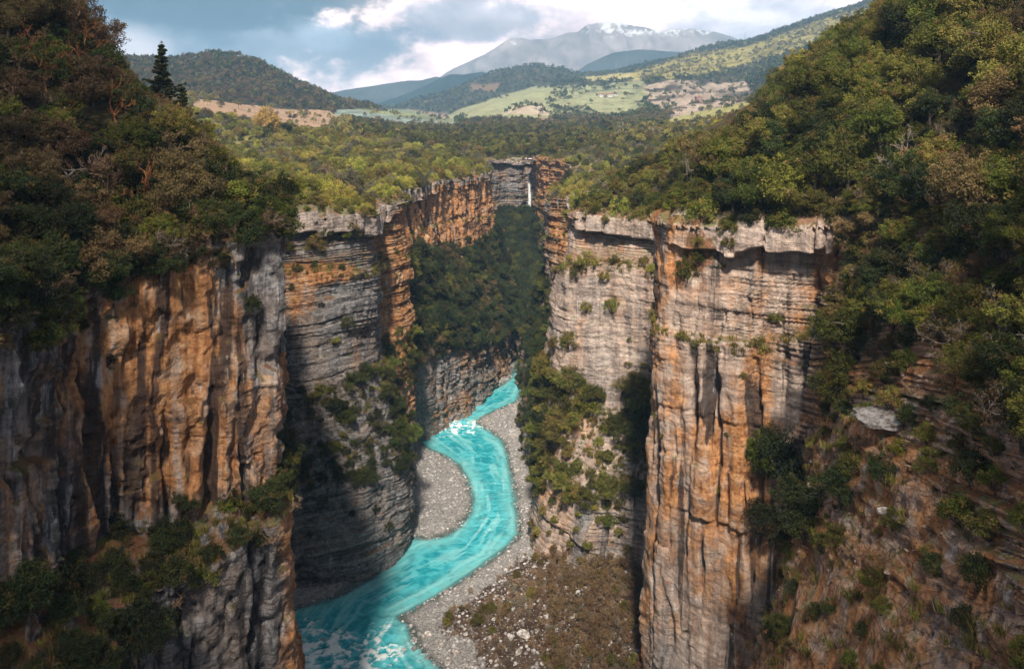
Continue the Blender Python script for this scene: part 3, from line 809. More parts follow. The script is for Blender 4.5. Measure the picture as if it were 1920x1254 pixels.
# ------------------------------------------------------------------ plant prototypes
def leaf_quads(cen, rad, n, size, squash=.8, rs=None, up=.35):
    """n leaves in a clump of radius rad around cen"""
    d = rs.normal(size=(n, 3)); d /= np.linalg.norm(d, axis=1)[:, None]
    r = rad*rs.random(n)**.45
    c = cen + d*r[:, None]*np.array([1, 1, squash])
    nn = d*.7 + rs.normal(size=(n, 3))*.55 + np.array([0, 0, up]); nn /= np.linalg.norm(nn, axis=1)[:, None]
    a = np.cross(nn, rs.normal(size=(n, 3))); a /= np.linalg.norm(a, axis=1)[:, None]
    b = np.cross(nn, a)
    s = size*(.6+.8*rs.random(n))[:, None]
    v = np.stack([c-a*s, c-b*s*.45, c+a*s, c+b*s*.45], 1).reshape(-1, 3)
    return v
class TB:
    def __init__(s): s.v = []; s.q = []; s.mi = []; s.tone = []; s.dry = []; s.n = 0
    def addq(s, v, mi, tone, dry):
        k = len(v)//4
        s.v.append(v); s.q.append(np.arange(len(v)).reshape(-1, 4)+s.n); s.n += len(v)
        s.mi.append(np.full(k, mi)); s.tone.append(np.broadcast_to(tone, len(v))); s.dry.append(np.broadcast_to(dry, len(v)))
    def tube(s, pts, r0, r1, mi, sides=5):
        pts = np.asarray(pts, float); m = len(pts)
        t = np.gradient(pts, axis=0); t /= np.linalg.norm(t, axis=1)[:, None]+1e-9
        ref = np.array([.31, .22, .92]) if abs(t[0, 2]) < .9 else np.array([1., .1, 0])
        a = np.cross(t, ref); a /= np.linalg.norm(a, axis=1)[:, None]+1e-9; b = np.cross(t, a)
        r = np.linspace(r0, r1, m)
        ang = np.arange(sides)*2*math.pi/sides
        v = pts[:, None]+r[:, None, None]*(np.cos(ang)[None, :, None]*a[:, None]+np.sin(ang)[None, :, None]*b[:, None])
        i = np.arange(m*sides).reshape(m, sides); j = np.roll(i, -1, 1)
        q = np.stack([i[:-1], j[:-1], j[1:], i[1:]], -1).reshape(-1, 4)+s.n
        s.v.append(v.reshape(-1, 3)); s.q.append(q); s.n += m*sides
        s.mi.append(np.full(len(q), mi)); s.tone.append(np.zeros(m*sides)); s.dry.append(np.zeros(m*sides))
    def mesh(s, name, mats, smooth=False):
        return mesh_np(name, np.vstack(s.v), np.vstack(s.q), {'tone': np.concatenate(s.tone), 'dry': np.concatenate(s.dry)}, mats, np.concatenate(s.mi), smooth)
def limb(a, b, rs, sag=.15, n=5):
    t = np.linspace(0, 1, n)[:, None]
    w = rs.normal(size=3)*np.linalg.norm(b-a)*sag
    return a*(1-t)+b*t+np.sin(t*math.pi)*w
def broadleaf(seed, H, R, nclump, nleaf, lsize, leaf, low=.12, bark=None):
    """two meshes: trunk with limbs, and crown"""
    rs = np.random.default_rng(seed); tr, cr = TB(), TB()
    lobes = [(np.array([rs.normal()*.40*R, rs.normal()*.40*R, H*(.30+.45*rs.random())]), R*(.30+.32*rs.random())) for _ in range(10)]
    lobes.append((np.array([0, 0, H*.72]), R*.55))
    tr.tube([(0, 0, -.6), (rs.normal()*.08, rs.normal()*.08, H*.25), (rs.normal()*.2, rs.normal()*.2, H*.55)], H*.035+.04, H*.018+.02, 0, 7)
    forks = np.array([rs.normal()*.15, rs.normal()*.15, H*.35])
    for lc, lr in lobes:
        tr.tube(limb(forks, lc, rs), H*.014+.02, .03, 0, 5)
        for _ in range(4):
            e = lc+rs.normal(size=3)*lr*.55; tr.tube(limb(lc, e, rs), .035, .01, 0, 4)
    for k in range(nclump):
        lc, lr = lobes[rs.integers(len(lobes))]
        d = rs.normal(size=3); d[2] = abs(d[2])*.9-.25; d /= np.linalg.norm(d)
        c = lc+d*lr*(.75+.3*rs.random()); c[2] = max(c[2], H*low*(.6+.5*rs.random()))
        cr_ = R*(.07+.14*rs.random())
        tone = np.clip(.45+rs.normal()*.28, 0, 1); dry = rs.random()**1.5
        v = leaf_quads(c, cr_, int(nleaf*(cr_/(R*.18))**2), lsize, .75, rs)
        cr.addq(v, 0, tone, dry)
    for k in range(nclump//3):
        lc, lr = lobes[rs.integers(len(lobes))]
        v = leaf_quads(lc, lr*.85, nleaf, lsize*1.2, .8, rs); cr.addq(v, 0, .35, .2)
    return (tr.mesh('trunk', [bark or M_BARK], True), cr.mesh('crown', [leaf]))
def joined(seed, H, R, nclump, nleaf, lsize, leaf, low=.2):
    rs = np.random.default_rng(seed); cr = TB()
    cr.tube([(0, 0, -.5), (0, 0, H*.55)], .16, .06, 1, 4)
    for k in range(nclump):
        d = rs.normal(size=3); d[2] = abs(d[2])-.15; d /= np.linalg.norm(d)
        c = np.array([0, 0, H*.5])+d*np.array([R, R, H*.5])*(.45+.4*rs.random())
        tone = np.clip(.45+rs.normal()*.28, 0, 1); dry = rs.random()**1.5
        cr.addq(leaf_quads(c, R*(.25+.2*rs.random()), nleaf, lsize, .8, rs), 0, tone, dry)
    return cr.mesh('foliage', [leaf, M_BARK])
def shrub_meshes(seed, H, R, nclump, nleaf, lsize, leaf):
    rs = np.random.default_rng(seed); tr, cr = TB(), TB()
    for k in range(nclump):
        a = rs.random()*6.28; rr_ = R*math.sqrt(rs.random())*.85
        hh = H*(.35+.62*rs.random())*math.sqrt(max(.12, 1-(rr_/R)**2))
        c = np.array([math.cos(a)*rr_, math.sin(a)*rr_, hh])
        if k % 3 == 0: tr.tube(limb(np.array([0, 0, -.3]), c, rs, .1, 4), .05, .015, 0, 4)
        tone = np.clip(.5+rs.normal()*.27, 0, 1); dry = rs.random()**1.5
        cr.addq(leaf_quads(c, R*(.16+.17*rs.random()), nleaf, lsize, .8, rs), 0, tone, dry)
    return (tr.mesh('stem', [M_BARK], True), cr.mesh('foliage', [leaf]))
def bare_meshes(seed, H, spread, twig, budleaf=None, nb=7, sprays=220):
    rs = np.random.default_rng(seed); tr, cr = TB(), TB()
    tips = []
    def grow(p, d, L, r, depth):
        n = 4; pts = [p]
        for i in range(n):
            d = d+rs.normal(size=3)*.16; d[2] += .04; d /= np.linalg.norm(d)
            pts.append(pts[-1]+d*L/n)
        (tr if depth < 2 else cr).tube(pts, max(r, .028), max(r*.55, .02), 0, 5 if depth < 2 else 3)
        if depth >= 4: tips.append(pts[-1]); return
        for k in range(rs.integers(3, 5) if depth < 3 else 4):
            s_ = rs.integers(1, n+1); dd = d+rs.normal(size=3)*spread; dd /= np.linalg.norm(dd)
            grow(pts[s_], dd, L*(.52+.22*rs.random()), r*.55, depth+1)
    stems = 1 if nb > 5 else 4
    for _ in range(stems):
        d0 = np.array([rs.normal()*.1, rs.normal()*.1, 1.]) if stems == 1 else np.array([rs.normal()*.5, rs.normal()*.5, 1.])
        grow(np.array([0, 0, -.3]), d0/np.linalg.norm(d0), H*.42, H*.022+.02, 0 if stems == 1 else 1)
    if budleaf is not None and tips:
        for k in rs.choice(len(tips), min(sprays, len(tips)), replace=False):
            cr.addq(leaf_quads(tips[k], H*.05, 7, .07+.006*H, .8, rs), 1, rs.random(), rs.random())
    if not cr.v: cr.tube([(0, 0, 0), (0, 0, .1)], .01, .01, 0, 3)
    if not tr.v: tr.tube([(0, 0, -.3), (0, 0, .3)], .04, .03, 0, 5)
    return (tr.mesh('trunk', [twig], True), cr.mesh('branches', [twig]+([budleaf] if budleaf else [])))
def conifer_meshes(seed, H, R, leaf):
    rs = np.random.default_rng(seed); tr, cr = TB(), TB()
    tr.tube([(0, 0, -.5), (0, 0, H*.5), (0, 0, H*.98)], H*.025, .02, 0, 6)
    z = H*.12
    while z < H*.97:
        f = 1-z/H; L = R*f**.8*(.45+.75*rs.random())
        for k in range(6):
            a = rs.random()*6.28; L2_ = L*(.6+.7*rs.random()); e = np.array([math.cos(a)*L2_, math.sin(a)*L2_, z+L*(.35*rs.random())])
            tr.tube([np.array([0, 0, z]), e], .03, .008, 0, 3)
            for s_ in np.linspace(.25, 1, 5):
                c = np.array([0, 0, z])*(1-s_)+e*s_
                cr.addq(leaf_quads(c, .16+.28*L*(1.1-s_)*.5, 26, .13, .55, rs, .6), 0, np.clip(.4+rs.normal()*.3, 0, 1), rs.random()*.8)
        z += H*.036
    cr.addq(leaf_quads(np.array([0, 0, H*.97]), .2, 30, .12, 2., rs), 0, .6, 0)
    return (tr.mesh('trunk', [M_BARK], True), cr.mesh('crown', [leaf]))

PROTO = {}
for tint, n in (('dark', 3), ('green', 4), ('olive', 3), ('brown', 2), ('yellow', 2)):
    PROTO['tree_'+tint] = [broadleaf(300+i*7+len(tint), 6.6, 3.3, 190, 72, .112, LEAF[tint]) for i in range(n)]
for tint, n in (('dark', 3), ('green', 3), ('olive', 3), ('yellow', 3), ('pale', 2)):
    PROTO['shrub_'+tint] = [shrub_meshes(500+i*5+len(tint), 2.5, 1.75, 60, 62, .088, LEAF[tint]) for i in range(n)]
PROTO['shrub_gold'] = [shrub_meshes(690, 2.5, 1.75, 60, 60, .10, LEAF['gold'])]
PROTO['bare_grey'] = [bare_meshes(700+i, 6.5, .62, M_TWIG2, LEAF['brown'] if i else None) for i in range(3)]
PROTO['bare_brown'] = [bare_meshes(720+i, 6.5, .62, M_TWIG, LEAF['brown'], 7, 400) for i in range(3)]
PROTO['bare_rust'] = [bare_meshes(740+i, 6.5, .55, M_RUST, None) for i in range(2)]
PROTO['bareshrub_brown'] = [bare_meshes(760+i, 2.6, .75, M_TWIG, None, 4) for i in range(2)]
PROTO['bareshrub_grey'] = [bare_meshes(770+i, 2.6, .75, M_TWIG2, LEAF['pale'], 4, 150) for i in range(2)]
PROTO['conifer'] = [conifer_meshes(790+i, 10, 3.3, LEAF['dark']) for i in range(2)]
FARP = {t: [joined(900+i, 5.0, 2.7, 16, 22, .30, LEAF[t]) for i in range(3)] for t in ('dark', 'green', 'olive', 'yellow', 'brown', 'pale')}
VFAR = {t: [joined(950+i, 5.0, 2.7, 9, 9, .62, LEAF[t]) for i in range(2)] for t in ('dark', 'green', 'olive', 'brown')}

# stuff instancer ------------------------------------------------------------------
def instancer(name, meshes, pts, scl, rot, idx, **props):
    cl = bpy.data.collections.new(name+' sources')
    for k, me in enumerate(meshes):
        o = bpy.data.objects.new('source_%03d' % k, me); cl.objects.link(o)
    me = bpy.data.meshes.new(name); me.vertices.add(len(pts)); me.vertices.foreach_set('co', np.asarray(pts, np.float32).ravel())
    for an, av, ty in (('scl', scl, 'FLOAT_VECTOR'), ('rot', rot, 'FLOAT_VECTOR')):
        a = me.attributes.new(an, ty, 'POINT'); a.data.foreach_set('vector', np.asarray(av, np.float32).ravel())
    a = me.attributes.new('idx', 'INT', 'POINT'); a.data.foreach_set('value', np.asarray(idx, np.int32))
    o = link(name, me, kind='stuff', **props)
    ng = bpy.data.node_groups.new(name, 'GeometryNodeTree')
    ng.interface.new_socket('Geometry', in_out='INPUT', socket_type='NodeSocketGeometry')
    ng.interface.new_socket('Geometry', in_out='OUTPUT', socket_type='NodeSocketGeometry')
    N = ng.nodes; gi = N.new('NodeGroupInput'); go = N.new('NodeGroupOutput')
    ip = N.new('GeometryNodeInstanceOnPoints'); ci = N.new('GeometryNodeCollectionInfo')
    ci.inputs['Collection'].default_value = cl; ci.inputs['Separate Children'].default_value = True; ci.inputs['Reset Children'].default_value = True
    ip.inputs['Pick Instance'].default_value = True
    def na(nm, ty):
        x = N.new('GeometryNodeInputNamedAttribute'); x.data_type = ty; x.inputs['Name'].default_value = nm; return x.outputs['Attribute']
    ng.links.new(gi.outputs[0], ip.inputs['Points']); ng.links.new(ci.outputs[0], ip.inputs['Instance'])
    ng.links.new(na('scl', 'FLOAT_VECTOR'), ip.inputs['Scale']); ng.links.new(na('rot', 'FLOAT_VECTOR'), ip.inputs['Rotation'])
    ng.links.new(na('idx', 'INT'), ip.inputs['Instance Index'])
    ng.links.new(ip.outputs[0], go.inputs[0])
    md = o.modifiers.new('scatter', 'NODES'); md.node_group = ng
    return o

# ------------------------------------------------------------------ plants: gather candidates
# each record: (x,y,z, kind, proto key, variant, scale, zscale, region)
REC = []
def rec(x, y, z, kind, key, s, zs=1., region='', label=None):
    REC.append([float(x), float(y), float(z), kind, key, random.randrange(len(PROTO[key])), float(s), float(zs), region, label])
SKY_L = ([-400, 150, 195, 215, 235, 262, 330, 372, 410, 480, 510, 560], [-300, -40, 5, 50, 112, 150, 182, 222, 268, 352, 398, 460])
SKY_R = ([1230, 1300, 1370, 1400, 1440, 1500, 1570, 1640, 1700], [285, 245, 228, 202, 152, 88, 40, -5, -200])
KH = {'evergreen_tree': 6.4, 'shrub': 2.5, 'bare_tree': 6.0, 'bare_shrub': 2.5, 'conifer': 10}
def fit_sky(x, y, z, kd, s, zs, env):
    for _ in range(7):
        h_ = KH[kd]*s*zs; r_ = h_*.38
        for dx in (-r_, 0, r_):
            p, q_ = PX(x+dx, y, z+(h_ if dx == 0 else h_*.7))
            if env[0][0] < p < env[0][-1] and q_ < np.interp(p, *env): break
        else: return s
        s *= .82
    return None
def kind_of(key):
    if key.startswith('tree_'): return 'evergreen_tree'
    if key.startswith('shrub_'): return 'shrub'
    if key.startswith('bareshrub'): return 'bare_shrub'
    if key.startswith('bare_'): return 'bare_tree'
    return 'conifer'
def pick(w):
    ks, ws = zip(*w.items()); return random.choices(ks, ws)[0]

def scatter_plateau(n, xr, yr, mind, spacing, fn):
    x = rng.uniform(*xr, n); y = rng.uniform(*yr, n)
    pxq = 960+F*x/y
    m = (pxq > -160) & (pxq < 2080)
    x, y = x[m], y[m]
    ins_ = inside(x, y, poly); hh, d = height(x, y)
    m = ~ins_ & (d > mind); x, y, hh, d = x[m], y[m], hh[m], d[m]
    cell = {}
    nz = fbm(x/14, y/14, 0, 3, 301); nz2 = fbm(x/22, y/22, 0, 3, 302)
    for i in range(len(x)):
        sp = spacing
        key = (int(x[i]//sp), int(y[i]//sp))
        ok = True
        for a in (-1, 0, 1):
            for b in (-1, 0, 1):
                for (qx, qy) in cell.get((key[0]+a, key[1]+b), ()):
                    if (qx-x[i])**2+(qy-y[i])**2 < sp*sp: ok = False
        if ok:
            cell.setdefault(key, []).append((x[i], y[i]))
            fn(x[i], y[i], hh[i], d[i], nz[i], nz2[i])

KEEP = [((p-960)/F*D, D) for p, D in ((300, 122), (345, 128))]
def f_lefthill(x, y, z, d, n, n2):
    p, q_ = PX(x, y, z+4)
    for (tx_, ty_) in KEEP:
        if (x-tx_)**2+(y-ty_)**2 < 16: return
    up = sstep(230, 60, q_)*sstep(330, 180, p)
    if random.random() < .38+.75*up+.3*(n > .2):
        k = pick({'bare_brown': 4, 'bare_rust': 1+4*up, 'tree_brown': 1+3*up, 'bare_grey': 2.5*(1-up)+.2}); s = .8+.5*random.random()
    else:
        k = pick({'tree_dark': 5, 'tree_green': 1.6+2.5*(p > 330), 'tree_olive': .8, 'tree_brown': 2.}); s = .6+.5*random.random()
    zs_ = .9+.3*random.random(); s = fit_sky(x, y, z, kind_of(k), s, zs_, SKY_L)
    if s: rec(x, y, z-.3, kind_of(k), k, s, zs_, 'left hillside')
scatter_plateau(9000, (-105, -24), (60, 168), .3, 2.4, f_lefthill)
def f_under(region, keys, s0, s1):
    def f(x, y, z, d, n, n2):
        k = pick(keys); s = fit_sky(x, y, z, kind_of(k), s0+(s1-s0)*random.random(), 1., SKY_L if x < 0 else SKY_R)
        if s: rec(x, y, z-.3, kind_of(k), k, s, 1., region)
    return f
scatter_plateau(9000, (-105, -24), (60, 168), .0, 2.3, f_under('left hillside', {'shrub_dark': 6, 'shrub_green': 2, 'bareshrub_brown': 2}, 1., 1.6))
scatter_plateau(30000, (16, 160), (30, 235), .0, 2.7, f_under('right hillside', {'shrub_dark': 3, 'shrub_green': 4, 'shrub_olive': 2.5, 'bareshrub_brown': 1.}, 1.1, 1.8))

def f_leftplat(x, y, z, d, n, n2):
    p, q_ = PX(x, y, z)
    if p < 350: 
        if random.random() < .5: return
    if random.random() < .10 + .25*(n2 < -.3): return
    grey = n > .28
    if grey and random.random() < .6:
        k = pick({'bareshrub_grey': 2, 'bare_grey': .6, 'shrub_pale': 2})
    else:
        br = sstep(-.1, .3, n2)
        k = pick({'shrub_yellow': 8*(.5+br), 'shrub_olive': 3, 'shrub_green': 1.5*(1.2-br), 'shrub_dark': .6*(1.15-br), 'shrub_pale': 1.4, 'bareshrub_grey': .25})
    s = (.8+1.15*random.random()**1.4)*(1+.25*(d > 10))
    if k.startswith('bare_'): s *= .6
    rec(x, y, z-.25, kind_of(k), k, s, .9+.35*random.random(), 'left plateau')
scatter_plateau(26000, (-250, 8), (169, 462), .7, 3.5, f_leftplat)

def f_right(x, y, z, d, n, n2):
    p, q_ = PX(x, y, z+4)
    if d < 1.2 and random.random() < .5: return
    if (y > 205 and p < 1370) or p < 1290:
        br = sstep(430, 250, y)
        if random.random() < .2: return
        if n > .15 and random.random() < .6: k = pick({'bareshrub_grey': 2, 'shrub_pale': 3, 'bare_grey': .5})
        else: k = pick({'shrub_yellow': 7*br+1, 'shrub_olive': 3, 'shrub_green': 1.4, 'shrub_dark': 2.0*(1-br)+.1, 'shrub_pale': 1., 'tree_green': .3})
        s = .8+.9*random.random()
        if k[:5] in ('bare_', 'tree_'): s *= .55
        rec(x, y, z-.25, kind_of(k), k, s, 1+.3*random.random(), 'right plateau'); return
    if y < 112:
        br = sstep(.0, .3, n)
        k = pick({'tree_brown': 2.4, 'bare_brown': 1.2, 'bare_grey': 2.4, 'tree_olive': 2.4, 'tree_green': 3.0, 'tree_dark': 1.6})
    else:
        if p < 1350: k = pick({'tree_olive': 2, 'tree_yellow': 1.4, 'shrub_pale': 1, 'tree_green': 1.5, 'bare_grey': .8, 'tree_brown': 1})
        elif n2 > .22: k = pick({'tree_brown': 2, 'tree_olive': 2, 'bare_grey': .8, 'tree_yellow': .4})
        else: k = pick({'tree_green': 5, 'tree_dark': 1.6, 'tree_olive': 2.2, 'tree_yellow': .35})
    s = .85+.6*random.random()
    if k.startswith('shrub'): s *= 1.6
    zs_ = .9+.3*random.random(); s = fit_sky(x, y, z, kind_of(k), s, zs_, SKY_R)
    if s: rec(x, y, z-.3, kind_of(k), k, s, zs_, 'right hillside')
scatter_plateau(30000, (16, 210), (30, 462), .5, 3.6, f_right)

# wall ledges, taluses and slopes
RV = V; RT = TZ
def cell_ok(store, x, y, z, sp):
    key = (int(x//sp), int(y//sp), int(z//sp))
    for a in (-1, 0, 1):
        for b in (-1, 0, 1):
            for c in (-1, 0, 1):
                for (qx, qy, qz) in store.get((key[0]+a, key[1]+b, key[2]+c), ()):
                    if (qx-x)**2+(qy-y)**2+(qz-z)**2 < sp*sp: return False
    store.setdefault(key, []).append((x, y, z)); return True
def scatter_wall(n, tr, cond, sp, fn):
    rsel = np.where((tz >= tr[0]) & (tz <= tr[1]))[0]
    csel = np.where(cond(XY[:, 0], XY[:, 1]))[0]
    store = {}
    for _ in range(n):
        r_ = random.choice(rsel); c_ = random.choice(csel)
        x, y, z = V[r_, c_]
        if cell_ok(store, x, y, z, sp): fn(x, y, z, tz[r_], *PX(x, y, z))
def add(keys, s0, s1, region, inset=.3, prob=1., zs=1.):
    def f(x, y, z, t, p, q_):
        if random.random() > prob: return
        k = pick(keys); rec(x, y, z-inset, kind_of(k), k, s0+(s1-s0)*random.random(), zs*(.85+.3*random.random()), region)
    return f
L4c = lambda x, y: (x < 0) & (y > 222) & (y < 455)
scatter_wall(6000, (6.0, 7.08), L4c, 2.6, add({'tree_dark': 7, 'tree_green': .7, 'bare_grey': .5, 'tree_brown': .5}, .65, 1.15, 'canyon talus'))
scatter_wall(900, (5.6, 6.0), L4c, 3.2, add({'tree_dark': 5, 'shrub_dark': 2}, .5, .7, 'canyon talus', .5))
scatter_wall(3500, (6.0, 6.95), lambda x, y: (x > 5) & (y > 186) & (y < 395), 2.6, add({'tree_dark': 5, 'tree_green': 2, 'shrub_dark': 1, 'bare_grey': .3}, .55, 1.0, 'canyon talus'))
scatter_wall(1500, (6.0, 7.4), lambda x, y: (y > 395), 3.4, add({'tree_dark': 6, 'tree_green': 1}, .6, .95, 'canyon talus'))
scatter_wall(300, (7.1, 7.8), lambda x, y: (x > 5) & (y > 192) & (y < 330), 2.8, add({'shrub_dark': 5, 'shrub_green': 2}, .7, 1.2, 'canyon talus'))
scatter_wall(2600, (6.1, 7.03), lambda x, y: (x < -20) & (y > 140) & (y < 222), 2.1, add({'shrub_dark': 5, 'shrub_green': 2, 'tree_dark': 1.6, 'shrub_olive': .6, 'tree_green': .7}, .5, .9, 'left terrace', .3, .8))
scatter_wall(60, (7.05, 7.5), lambda x, y: (x < -20) & (y > 140) & (y < 222), 3.5, add({'shrub_dark': 5, 'bareshrub_brown': 2}, .5, .9, 'left terrace'))
scatter_wall(2200, (5.9, 7.12), lambda x, y: (x > 9) & (y > 168) & (y < 188), 1.8, add({'shrub_green': 3, 'shrub_olive': 3, 'shrub_yellow': 2, 'tree_green': 1, 'tree_olive': .8}, .65, 1.2, 'right terrace', .3, .62))
scatter_wall(90, (7.1, 7.6), lambda x, y: (x > 9) & (y > 168) & (y < 188), 2.4, add({'shrub_yellow': 3, 'shrub_olive': 2, 'bareshrub_grey': 1}, .45, .8, 'right terrace'))
scatter_wall(2500, (6.0, 7.05), lambda x, y: (x < 0) & (y < 112), 1.9, add({'shrub_dark': 5, 'bareshrub_brown': 1.5, 'tree_dark': 1.0, 'shrub_green': .7}, .6, 1.15, 'near left ledge', .3, .85))
scatter_wall(2600, (1.0, 5.35), lambda x, y: (x > 30) & (y < 110), 2.7, add({'tree_green': 2.5, 'tree_dark': 2.5, 'tree_brown': 1.8, 'bare_brown': 1.4, 'bare_grey': 3.4, 'tree_olive': 1.2}, .6, 1.0, 'near right slope'))
scatter_wall(2600, (.6, 5.2), lambda x, y: (x > 30) & (y < 110), 1.9, add({'shrub_dark': 4, 'shrub_green': 3, 'shrub_olive': 2, 'bareshrub_brown': 2}, .8, 1.4, 'near right slope'))
scatter_wall(900, (5.35, 6.2), lambda x, y: (x > 30) & (y < 110), 2.6, add({'shrub_dark': 3, 'shrub_green': 4, 'bareshrub_brown': 3, 'shrub_olive': 2.4}, .5, 1.05, 'near right slope', .2, .8))
scatter_wall(2200, (6.2, 7.6), lambda x, y: (x > 30) & (y < 110), 2.2, add({'shrub_dark': 3, 'shrub_green': 3, 'bareshrub_brown': 4, 'shrub_olive': 2}, .35, 1.0, 'near right slope', .2, .50))
# sparse plants on upper ledges and along the rims
scatter_wall(420, (4.0, 5.05), lambda x, y: (x > 8) & (y > 168) & (y < 300), 2.6, add({'shrub_olive': 3, 'shrub_yellow': 2, 'shrub_green': 2, 'bareshrub_grey': 1}, .5, .95, 'right ledges', .1, .6))
scatter_wall(200, (4.0, 5.05), lambda x, y: (x < -20) & (y > 150) & (y < 210), 2.8, add({'shrub_olive': 3, 'shrub_green': 3, 'shrub_dark': 2}, .45, .8, 'left ledges', .1, .5))
scatter_wall(900, (5.1, 5.95), lambda x, y: (y > 112) & (y < 360), 4.5, add({'shrub_olive': 3, 'shrub_green': 3, 'shrub_dark': 2, 'bareshrub_grey': 1}, .25, .5, 'cliff cracks', .15, .25))
scatter_wall(500, (2.0, 5.9), lambda x, y: (x > 18) & (y > 112) & (y < 140), 3.0, add({'shrub_olive': 2, 'shrub_green': 3, 'bareshrub_brown': 2}, .22, .5, 'cliff cracks', .1, .12))
scatter_wall(500, (.9, 2.3), lambda x, y: (y > 112) & (y < 300), 3.0, add({'shrub_olive': 3, 'shrub_green': 3, 'bareshrub_grey': 1.5, 'shrub_yellow': 1}, .4, .95, 'rim', .15, .34))
scatter_wall(500, (.3, 1.2), lambda x, y: (y > 112), 2.6, add({'shrub_olive': 3, 'shrub_green': 3, 'shrub_dark': 2, 'shrub_yellow': 2, 'bareshrub_grey': 1}, .4, .9, 'rim', .2, .42))
scatter_wall(2500, (.2, 2.1), lambda x, y: (x < 0) & (y < 112) & (y > 40), 1.5, add({'tree_dark': 3, 'shrub_dark': 3, 'tree_green': 1, 'bare_brown': 1.5, 'bare_grey': 2}, .5, .9, 'left hillside', .6, .9))
scatter_wall(260, (2.0, 5.9), lambda x, y: (x < 0) & (y < 110) & (y > 40), 3.2, add({'shrub_dark': 3, 'bareshrub_brown': 2}, .25, .6, 'cliff cracks', .2, .14))
# canyon floor scrub on the right bank
def batch(n, xr, yr):
    x = rng.uniform(*xr, n); y = rng.uniform(*yr, n); sd = poly_sd(x, y, WP); i_ = inside(x, y, poly); z = floor_z(x, y, sd)
    return [(a, b, c, d) for a, b, c, d, e in zip(x, y, sd, z, i_) if e]
for x, y, sd, z in batch(3400, (-14, 34), (120, 190)):
    if sd < 4.5 or random.random() > .14+.5*sstep(7, 22, sd): continue
    if sd > 12 and x > 4 and random.random() < .6: rec(x+.7, y, z-.1, 'bare_tree', 'bare_brown', .3+.3*random.random(), 1, 'canyon floor')
    k = pick({'bareshrub_brown': 6, 'bareshrub_grey': 1.2, 'shrub_olive': .25, 'bare_brown': .3+.8*(sd > 25)})
    s = .35+.5*random.random()
    if k == 'bare_brown': s *= .7
    rec(x, y, z-.1, kind_of(k), k, s, 1, 'canyon floor')
for x, y, sd, z in batch(1200, (-16, 22), (362, 456)):
    if sd < 1: continue
    k = pick({'tree_dark': 6, 'tree_green': 1}); rec(x, y, z-.2, kind_of(k), k, .55+.4*random.random(), 1, 'canyon talus')

